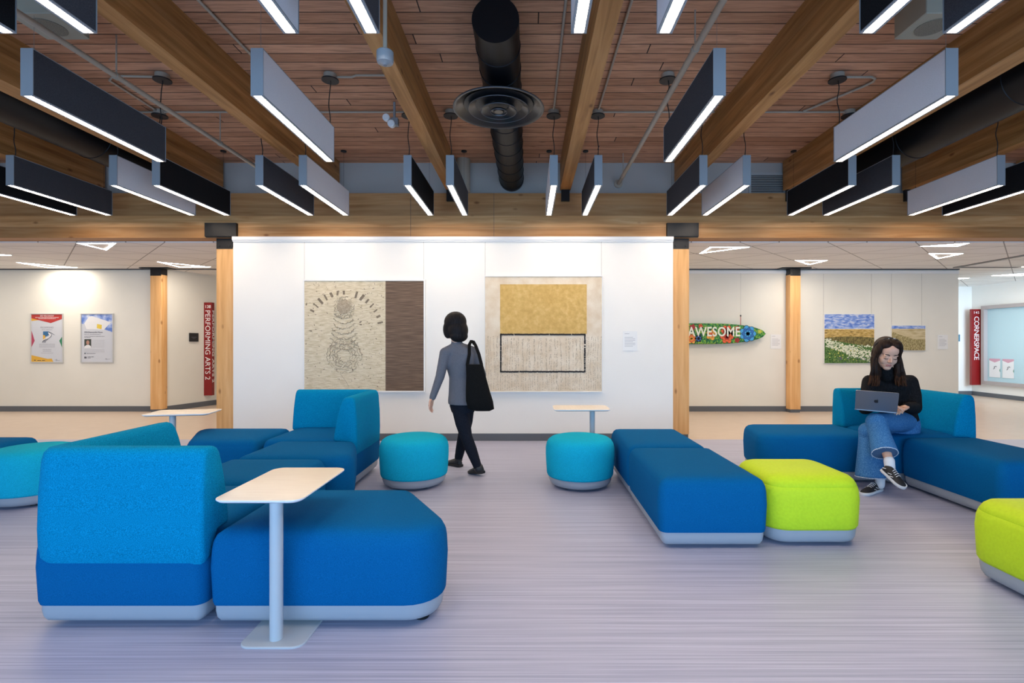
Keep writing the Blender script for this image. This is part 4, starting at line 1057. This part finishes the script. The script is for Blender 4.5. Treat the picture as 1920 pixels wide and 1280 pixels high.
def hand(m, wrist, direction, palm_n, thumb_side, curl=.5, s=1.0, spread=.12):
    """palm and five fingers; direction = wrist to knuckles, palm_n = palm facing, thumb_side = unit vector"""
    d = Vector(direction).normalized(); nrm = Vector(palm_n); nrm = (nrm-d*nrm.dot(d)).normalized(); t = d.cross(nrm).normalized()
    if t.dot(Vector(thumb_side)) < 0: t = -t
    w_ = Vector(wrist)
    limb(m, [tuple(w_)+(.021*s,), tuple(w_+d*.03*s)+(.022*s,)], 10)
    for k, (off, ln, r) in enumerate(((.027, .070, .0085), (.009, .080, .0088), (-.009, .074, .0085), (-.026, .058, .0075))):
        base = w_+d*.085*s+t*off*s
        limb(m, [tuple(w_+d*.02*s+t*off*.7*s)+(.013*s,), tuple(base)+(.0115*s,)], 8)
        dd = (d+t*off*4*spread).normalized(); p = base; ang = 0
        pts = [tuple(p)+(r*s,)]
        for j, f in enumerate((.42, .33, .25)):
            ang += curl*(.55+.25*j); q = dd*math.cos(ang)+nrm*math.sin(ang)
            p = p+q*ln*f*s; pts.append(tuple(p)+((r-.0008*(j+1))*s,))
        limb(m, pts, 8)
    p0 = w_+d*.022*s+t*.020*s
    p1 = p0+(d*.55+t*.75+nrm*.25).normalized()*.040*s; p2 = p1+(d*.85+t*.35+nrm*.35).normalized()*.030*s; p3 = p2+(d*.95+t*.05+nrm*.35).normalized()*.024*s
    limb(m, [tuple(p0)+(.014*s,), tuple(p1)+(.0115*s,), tuple(p2)+(.010*s,), tuple(p3)+(.0085*s,)], 8)

# ---- seated woman with laptop
wl = empty('person', (3.45, 4.85, .45), 0, 'seated person in black turtleneck and blue jeans typing on a laptop, legs crossed', 'person')
off = Vector((3.45, 4.85, .45))
def shifted(o, off=off):
    o.data.transform(Matrix.Translation(-off)); return o
HS = 1.16
HC = Vector(PX(1662, 664, 4.60))
HT = Matrix.Translation(HC) @ Matrix.Rotation(math.radians(-13), 4, 'Z') @ Matrix.Rotation(math.radians(4), 4, 'Y') @ Matrix.Rotation(math.radians(19), 4, 'X')
neck = PX(1665, 704, 4.70)
# joints
shR, shL = PX(1632, 716, 4.76), PX(1705, 716, 4.80)
elR, elL = PX(1622, 766, 4.66), PX(1714, 764, 4.70)
wrR, wrL = PX(1652, 756, 4.50), PX(1700, 762, 4.52)
hipL, kneL, ankL = PX(1696, 790, 4.80), PX(1643, 791, 4.40), PX(1668, 866, 4.16)
hipR, kneR, ankR = PX(1662, 796, 4.82), PX(1628, 808, 4.48), PX(1650, 905, 4.40)
m = MB()
head_shapes(m, HT, HS)
limb(m, [tuple(HT @ Vector((0, .025, -.06)))+(.052,), neck+(.054,)])
slab(m, [PX(1688, 800, 4.84)+(.15, .11), PX(1684, 775, 4.84)+(.14, .10), PX(1676, 745, 4.82)+(.125, .092), PX(1669, 718, 4.79)+(.16, .09), PX(1667, 706, 4.76)+(.08, .06)])
limb(m, [shR+(.045,), elR+(.036,), wrR+(.024,)]); limb(m, [shL+(.045,), elL+(.036,), wrL+(.024,)])
limb(m, [hipL+(.075,), kneL+(.052,), ankL+(.031,)]); limb(m, [hipR+(.075,), kneR+(.052,), ankR+(.034,)])
hand(m, wrL, (-.80, -.45, -.16), (0, 0, -1), (-.4, .8, 0), .35, 1.05)
hand(m, wrR, (.55, -.5, -.08), (0, 0, -1), (.7, .6, 0), .35, 1.05)

bd = shifted(fuse(m.build('body', skin_m, wl), .0048, 3))
face_bits(wl, Matrix.Translation(-off) @ HT, HS)
# sweater
m = MB()
slab(m, [PX(1688, 788, 4.83)+(.165, .125), PX(1684, 770, 4.83)+(.160, .118), PX(1677, 745, 4.82)+(.148, .112), PX(1671, 724, 4.79)+(.170, .115), PX(1668, 711, 4.78)+(.165, .095), PX(1666, 703, 4.76)+(.085, .07)])
m.ell(PX(1650, 736, 4.73), (.065, .055, .07)); m.ell(PX(1686, 736, 4.74), (.065, .055, .07))
limb(m, [shR+(.070,), elR+(.055,), wrR+(.036,)]); limb(m, [shL+(.072,), tuple(Vector(shL).lerp(Vector(elL), .5)+Vector((.012, 0, 0)))+(.067,), elL+(.062,), wrL+(.037,)])
limb(m, [neck+(.066,), tuple(HT @ Vector((0, .022, -.098)))+(.060,)])
shifted(fuse(m.build('sweater', black_knit, wl), .009, 4))
# jeans
def cone_cloth(m, secs, n=18):
    m.tube([s_[:3] for s_ in secs], [s_[3] for s_ in secs], n)
    for s_ in secs[:-1]: m.ell(s_[:3], (s_[3],)*3, n, 8)
m = MB()
slab(m, [PX(1688, 812, 4.84)+(.165, .13), PX(1688, 795, 4.84)+(.172, .135), PX(1688, 782, 4.84)+(.160, .125)])
hemL = Vector(ankL)+(Vector(kneL)-Vector(ankL))*.22+Vector((-.015, 0, .0))
cone_cloth(m, [hipL+(.100,), tuple(Vector(hipL).lerp(Vector(kneL), .5))+(.095,), kneL+(.082,), tuple(Vector(kneL).lerp(hemL, .5))+(.083,), tuple(hemL)+(.098,)])
hemR = Vector(PX(1632, 893, 4.44))
cone_cloth(m, [hipR+(.098,), kneR+(.078,), tuple(Vector(kneR).lerp(hemR, .5))+(.092,), tuple(hemR)+(.118,)])
jn = shifted(fuse(m.build('jeans', denim, wl), .008, 4))
def hem(c, ax, r, name='frayed_hem', squash=1.0):
    ax = Vector(ax).normalized(); u = ax.orthogonal().normalized(); v = ax.cross(u); m = MB(); rr2 = random.Random(2)
    n = 40; q = [Vector(c)+(u*math.cos(6.2832*k/n)+v*math.sin(6.2832*k/n))*(r+rr2.uniform(-.002, .002)) for k in range(n+1)]
    m.tube(q, .0035, 5)
    for p in q[:-1]:
        for j_ in range(2): m.tube([p, p+ax*rr2.uniform(.003, .007)+Vector((rr2.uniform(-.006, .006), 0, rr2.uniform(-.004, .002)))], [.0022, .0010], 4)
    return shifted(m.build(name, denim_lt, jn if False else wl))
dirL = (hemL-Vector(kneL)).normalized(); dirR = (hemR-Vector(kneR).lerp(hemR, .5)).normalized()
hem(hemL+dirL*.002, dirL, .094); hem(hemR+dirR*.002, dirR, .114)
def inner_leg(c, ax, r):
    ax = Vector(ax).normalized(); u = ax.orthogonal().normalized(); v = ax.cross(u); m = MB(); n = 28
    m.poly([Vector(c)+ax*.004+(u*math.cos(6.2832*k/n)+v*math.sin(6.2832*k/n))*r for k in range(n)])
    return shifted(m.build('trouser_opening', plain('denim_inside'+str(r), (.05, .12, .24), .9), wl, smooth=False))
inner_leg(hemL, dirL, .088)
# shoes
def shoe(e, heel, toe, up, side, s=1.0, off=off, black=shoe_k, laces=True, sole=sole_w, nm='sneaker', h_=.085):
    heel, toe = Vector(heel), Vector(toe); d = (toe-heel); L = d.length; d.normalize(); up = Vector(up); up = (up-d*up.dot(d)).normalized(); sd = d.cross(up).normalized()
    def pt(a, b, c): return heel+d*a*L+sd*b+up*c-off
    prof = [(0, .028), (.08, .034), (.25, .035), (.5, .038), (.72, .045), (.88, .040), (.97, .025), (1.0, .008)]
    def outline(g, z): return [pt(a, b*s+g, z) for a, b in prof]+[pt(a, -b*s-g, z) for a, b in reversed(prof)]
    m = MB(); m.rings([outline(-.004, 0), outline(.003, .006), outline(.004, .018), outline(.0, .026)])
    sh = None
    up_m = MB(); n = 14; rings = []
    for a, w_, hh in ((.0, .022, .055), (.04, .030, .075), (.18, .033, h_), (.34, .034, .082), (.48, .035, .070), (.62, .039, .055), (.78, .041, .044), (.9, .033, .036), (.98, .016, .026)):
        rings.append([pt(a, w_*s*math.cos(3.1416*k/n), .018+(hh-.018)*max(0, math.sin(3.1416*k/n))**.8) for k in range(n+1)])
    up_m.rings(rings, closed=True)
    o = up_m.build(nm, black, e, ang=70); md = o.modifiers.new('s', 'SUBSURF'); md.levels = 1; md.render_levels = 1
    m.build('sole', sole, o, ang=50)
    if laces:
        lm = MB()
        for a, hh in ((.36, .083), (.43, .077), (.50, .070), (.57, .062)):
            lm.tube([pt(a, -.020, hh-.012), pt(a, -.010, hh), pt(a+.02, .010, hh+.001), pt(a+.01, .020, hh-.011)], .0028, 6)
        lm.build('laces', lace_w, o)
        tm = MB()
        for sg in (-1, 1):
            tm.tube([pt(.30, sg*.034, .040), pt(.45, sg*.037, .055)], .003, 5); tm.tube([pt(.42, sg*.037, .032), pt(.55, sg*.039, .045)], .003, 5); tm.tube([pt(.04, sg*.033, .045), pt(.16, sg*.035, .060)], .003, 5)
        tm.build('side_stripes', lace_w, o)
    return o
hR = Vector((ankR[0]+.03, ankR[1]+.05, .0)); tR = Vector((ankR[0]-.225, ankR[1]-.10, .0))
shoe(wl, hR, tR, (0, 0, 1), None)
hL = Vector(ankL)+Vector((-.035, .035, -.080)); tL = hL+Vector((.050, -.175, -.105))
shoe(wl, hL, tL, (.12, -.50, .85), None)
m = MB(); limb(m, [tuple(Vector(ankL).lerp(Vector(kneL), .03))+(.040,), tuple(Vector(ankL)+Vector((.0, -.004, -.050)))+(.038,)]); shifted(fuse(m.build('sock', sock_m, wl), .005, 2))
m = MB(); limb(m, [ankR[:2]+(.135, .040), ankR[:2]+(.065, .036)]); shifted(fuse(m.build('sock', sock_m, wl), .005, 2))
# hair: cap with centre parting, long lengths over the shoulders
m = MB(); R3 = HT.to_3x3()
def HE(mm, c, r, T=HT, s=HS): mm.ell(T @ Vector([v*s for v in c]), [v*s for v in r], 22, 14, T.to_3x3())
HE(m, (0, .030, .045), (.086, .094, .090)); HE(m, (0, .050, -.01), (.084, .075, .10))
HE(m, (-.034, -.012, .088), (.050, .066, .040)); HE(m, (.034, -.012, .088), (.050, .066, .040))
for sx in (-1, 1):
    HE(m, (sx*.070, -.022, .050), (.020, .045, .055)); HE(m, (sx*.076, -.012, .0), (.018, .040, .065))
def lock(mm, pts, n=10): mm.tube([p[:3] for p in pts], [p[3] for p in pts], n)
for sx, xo in ((-1, 1641), (1, 1688)):
    base = [tuple(HT @ Vector((sx*.080*HS, .0, -.03*HS)))+(.032,)]
    for j, dx in enumerate((-6, 0, 6)):
        lock(m, base+[P4(xo+dx*.4-sx*2, 695, 4.60+.01*j, .034), P4(xo+dx*.8, 706, 4.615+.01*j, .028)])
shifted(fuse(m.build('hair', hair_b, wl), .0065, 3))
m = MB(); rr = random.Random(21)
for sx, xo in ((-1, 1640), (1, 1688)):
    for j in range(40):
        dx = rr.uniform(-9, 9); yo = rr.uniform(-.02, .03); tip = rr.uniform(-8, 6)
        r0 = HT @ Vector((sx*HS*.078, HS*rr.uniform(-.03, .03), HS*rr.uniform(.0, .06)))
        mid_ = P4(xo+dx*.65, 696, 4.582+yo, .010); m.cur = 0
        lock(m, [tuple(r0)+(.004,), P4(xo+dx*.35-sx*1, 674, 4.595+yo*.5, .008), P4(xo+dx*.5, 685, 4.585+yo, .009), mid_, P4(xo+dx*.85, 703, 4.60+yo, .010)], 6); m.cur = 1
        lock(m, [P4(xo+dx*.83, 702, 4.599+yo, .0102), P4(xo+dx*1.05, 713+tip*.2, 4.615+yo, .0085), P4(xo+dx*1.2+sx*2, 721+tip*.6, 4.62+yo, .0025)], 6)
shifted(m.build('hair_lengths', [hair_b, hair_tip], wl))
m = MB()
q = [HT @ Vector((HS*.097*math.sin(a), HS*(.004-.022*math.cos(a)), HS*(.043+.096*math.cos(a)))) for a in [math.radians(-75+150*k/24) for k in range(25)]]
m.tube(q, .0045, 8); shifted(m.build('headband', black_m, wl))
m = MB()
for v in ((-.022, -.030, .138), (.012, -.030, .142), (.019, -.029, .141)): m.ell(HT @ Vector([k*HS for k in v]), (.006, .004, .004), 8, 6)
m.ell(HT @ Vector((.096*HS, -.020*HS, .045*HS)), (.006, .010, .010), 8, 6)
shifted(m.build('hair_clip', silver, wl))

# laptop on the knee
lp = empty('laptop', PX(1640, 775, 4.45), 0, 'open grey laptop resting on the seated person\'s crossed leg', 'laptop')
lid_m = plain('space_grey_aluminium', (.20, .22, .26), .35, metal=.6)
BL, BR = Vector(PX(1603, 765, 4.42)), Vector(PX(1682, 772, 4.26))        # hinge line
TL_, TR_ = Vector(PX(1589, 729.5, 4.34)), Vector(PX(1668, 734.5, 4.18))
hx = (BR-BL); Wd = hx.length; hx.normalize(); uz = ((TL_-BL)+(TR_-BR)).normalized(); uz = (uz-hx*uz.dot(hx)).normalized(); lh = .215
# recompute: a rigid slab hinged at BL-BR
nrm = hx.cross(uz).normalized()
if nrm.y > 0: nrm = -nrm
O = Vector(lp.location)
def lid_pt(a, b, t): return BL+hx*a*Wd+uz*b*lh+nrm*t-O
def rrect(f, r, t, n=6):
    P = fillet([(0, 0), (Wd, 0), (Wd, lh), (0, lh)], r, 0, n); return [f(x/Wd, y/lh, t) for x, y in P]
m = MB(); m.rings([rrect(lid_pt, .012, .006), rrect(lid_pt, .012, .0)]); m.build('lid', lid_m, lp, ang=40)
MB().poly([lid_pt(a, b, -.0008) for a, b in ((.03, .05), (.97, .05), (.97, .96), (.03, .96))]).build('screen', plain('dark_screen', (.02, .03, .04), .15), lp, smooth=False)
# fruit shaped emblem in the middle of the lid
m = MB(); ap = []
shape = [(0, .80), (.18, .92), (.42, .96), (.66, .86), (.80, .66), (.62, .50), (.58, .24), (.70, .02), (.86, -.08), (.72, -.42), (.50, -.70), (.30, -.82), (.10, -.76), (-.06, -.72), (-.24, -.78), (-.42, -.82), (-.66, -.60), (-.86, -.22), (-.92, .20), (-.82, .60), (-.58, .88), (-.30, .92)]
es = .020
m.poly([lid_pt(.5-x*es*.9/Wd*-1, .5+(y-.1)*es/lh, .0068) for x, y in shape])
m.poly([lid_pt(.5+x*es/Wd, .5+y*es/lh, .0068) for x, y in ((.02, .98), (.10, 1.22), (.32, 1.42), (.40, 1.40), (.34, 1.16), (.18, 1.0))])
m.build('emblem', black_m, lp, smooth=False)
fl = Vector((-hx.y, hx.x, 0)); fl = (fl-hx*fl.dot(hx)).normalized()
if fl.y < 0: fl = -fl
fl.z += -.12
def base_pt(a, b, t): return BL+hx*a*Wd+fl*b*lh+Vector((0, 0, 1))*t-O
m = MB(); m.rings([rrect(base_pt, .012, -.012), rrect(base_pt, .012, .0)]); m.build('base', lid_m, lp, ang=40)
m = MB()
for r_ in range(5):
    for k in range(13): a = .08+k*.065; b = .30+r_*.11; m.poly([base_pt(a, b, .0012), base_pt(a+.055, b, .0012), base_pt(a+.055, b+.09, .0012), base_pt(a, b+.09, .0012)])
kb = m.build('keyboard', black_m, lp, smooth=False)

# ---- walking woman with tote bag
wo = Vector((-.68, 5.10, 0))
ww = empty('person', wo, 0, 'walking person seen from behind, grey sweater, black bob and dark trousers', 'person')
def sh2(o): return shifted(o, wo)
HC2 = Vector(PX(851, 612, 5.10))
HT2 = Matrix.Translation(HC2) @ Matrix.Rotation(math.radians(-125), 4, 'Z') @ Matrix.Rotation(math.radians(5), 4, 'X')
yaw = math.radians(-28)
sL, sR = PX(835, 662, 5.06), PX(886, 660, 5.15)
eL, wL = PX(825, 706, 5.02), PX(811, 745, 4.98)
eR, wR = PX(903, 702, 5.16), PX(896, 742, 5.12)
hA, kA, aA = PX(862, 766, 5.08), PX(874, 818, 5.00), PX(897, 878, 4.93)
hB, kB, aB = PX(875, 766, 5.13), PX(870, 812, 5.20), PX(860, 857, 5.32)
m = MB(); head_shapes(m, HT2, 1.06)
limb(m, [tuple(HT2 @ Vector((0, .02, -.07)))+(.05,), PX(857, 648, 5.10)+(.052,)])
slab(m, [PX(866, 758, 5.1)+(.11, .085), PX(866, 735, 5.1)+(.11, .08), PX(862, 705, 5.1)+(.10, .07), PX(860, 675, 5.1)+(.12, .075), PX(858, 655, 5.1)+(.11, .06), PX(857, 648, 5.1)+(.05, .05)], yaw)
limb(m, [sL+(.042,), eL+(.034,), wL+(.022,)]); limb(m, [sR+(.042,), eR+(.034,), wR+(.022,)])
limb(m, [hA+(.075,), kA+(.05,), aA+(.034,)]); limb(m, [hB+(.075,), kB+(.05,), aB+(.034,)])
hand(m, wL, (-.22, -.05, -1), (.8, -.3, 0), (-.3, -.3, 0), .45, .95)
hand(m, wR, (-.15, .1, -1), (-.8, 0, 0), (-.3, .3, 0), .5, .95)
sh2(fuse(m.build('body', skin_m, ww), .0055, 3)); face_bits(ww, Matrix.Translation(-wo) @ HT2, 1.06)
m = MB()
slab(m, [PX(868, 757, 5.1)+(.150, .140), PX(867, 750, 5.1)+(.148, .138), PX(866, 735, 5.1)+(.140, .118), PX(863, 708, 5.1)+(.120, .095), PX(861, 680, 5.1)+(.160, .105), PX(860, 663, 5.1)+(.180, .090), PX(859, 652, 5.1)+(.135, .07), PX(857, 643, 5.1)+(.055, .055)], yaw)
limb(m, [sL+(.058,), tuple(Vector(sL).lerp(Vector(eL), .5))+(.052,), eL+(.046,), wL+(.033,)]); limb(m, [sR+(.056,), eR+(.048,), wR+(.033,)])
for s_ in (sL, sR): limb(m, [PX(857, 650, 5.10)+(.055,), s_+(.060,)])
limb(m, [PX(857, 650, 5.10)+(.058,), PX(856, 637, 5.10)+(.054,)])
sh2(fuse(m.build('sweater', grey_knit, ww), .009, 4))
m = MB()
slab(m, [PX(868, 772, 5.1)+(.120, .105), PX(867, 760, 5.1)+(.136, .116), PX(867, 745, 5.1)+(.12, .10)], yaw)
limb(m, [hA+(.080,), tuple(Vector(hA).lerp(Vector(kA), .5))+(.078,), kA+(.060,), tuple(Vector(kA).lerp(Vector(aA), .4))+(.058,), aA+(.040,)])
limb(m, [hB+(.078,), tuple(Vector(hB).lerp(Vector(kB), .5))+(.076,), kB+(.060,), tuple(Vector(kB).lerp(Vector(aB), .4))+(.056,), aB+(.044,)])
sh2(fuse(m.build('trousers', navy_trouser, ww), .009, 4))
aAv, aBv = Vector(aA), Vector(aB)
shoe(ww, Vector((aAv.x+.045, aAv.y-.02, .030)), Vector((aAv.x-.10, aAv.y+.13, 0)), (0, 0, 1), None, off=wo, black=boot_m, laces=False, sole=black_m, nm='boot', h_=.12)
shoe(ww, Vector((aBv.x+.03, aBv.y-.03, 0)), Vector((aBv.x-.17, aBv.y+.12, .0)), (0, 0, 1), None, off=wo, black=boot_m, laces=False, sole=black_m, nm='boot', h_=.11)
m = MB(); limb(m, [aA+(.042,), (aAv.x+.006, aAv.y+.01, .085, .040)]); limb(m, [aB+(.042,), (aBv.x, aBv.y, .075, .040)])
sh2(m.build('boot_shaft', boot_m, ww))
m = MB()
HE(m, (0, .020, .035), (.090, .104, .094), HT2, 1.16); HE(m, (0, .045, -.035), (.090, .080, .095), HT2, 1.2); HE(m, (.066, -.02, -.03), (.028, .055, .085), HT2, 1.06); HE(m, (-.066, -.02, -.03), (.028, .055, .085), HT2, 1.06); HE(m, (0, .05, -.085), (.085, .062, .05), HT2, 1.22)
sh2(fuse(m.build('hair', hair_k, ww), .007, 4))
# tote bag hanging from the shoulder
bc = Vector(PX(898, 685, 5.00)); bg = empty('tote_bag', bc, 0, 'black tote bag hanging from the walking person\'s shoulder', 'bag')
m = MB(); rings = []
for px0, px1, py, th in ((874, 905, 683, .035), (875, 910, 705, .055), (874, 917, 730, .07), (874, 924, 752, .075), (878, 926, 766, .06), (890, 918, 770, .03)):
    c0, c1 = Vector(PX(px0, py, 4.90)), Vector(PX(px1, py, 4.98)); ce = (c0+c1)/2; ax = (c1-c0)/2; nn = Vector((-ax.y, ax.x, 0)).normalized()*th
    rings.append([ce+ax*(abs(math.cos(a))**.6*(1 if math.cos(a) > 0 else -1))+nn*(abs(math.sin(a))**.8*(1 if math.sin(a) > 0 else -1))-bc for a in [6.2832*k/28 for k in range(28)]])
rings.reverse(); m.rings(rings); m.build('bag_body', bag_m, bg, ang=60)
for k, (pts, wd) in enumerate((([(876, 685, 4.93), (880, 664, 4.98), (880, 646, 5.04), (884, 638, 5.11), (890, 645, 5.16)], .026), ([(903, 684, 4.97), (898, 664, 5.03), (892, 648, 5.07), (887, 639, 5.13), (889, 645, 5.19)], .026))):
    m = MB(); P = [Vector(PX(*p))-bc for p in pts]; rings = []
    for i_, p in enumerate(P):
        t = (P[min(i_+1, len(P)-1)]-P[max(i_-1, 0)]).normalized(); w_ = Vector((1, .35, 0)); w_ = (w_-t*w_.dot(t)).normalized()*wd*.6; n_ = t.cross(w_).normalized()*.004
        rings.append([p-w_-n_, p+w_-n_, p+w_+n_, p-w_+n_])
    m.rings(rings); m.build('strap', bag_m, bg, ang=60)
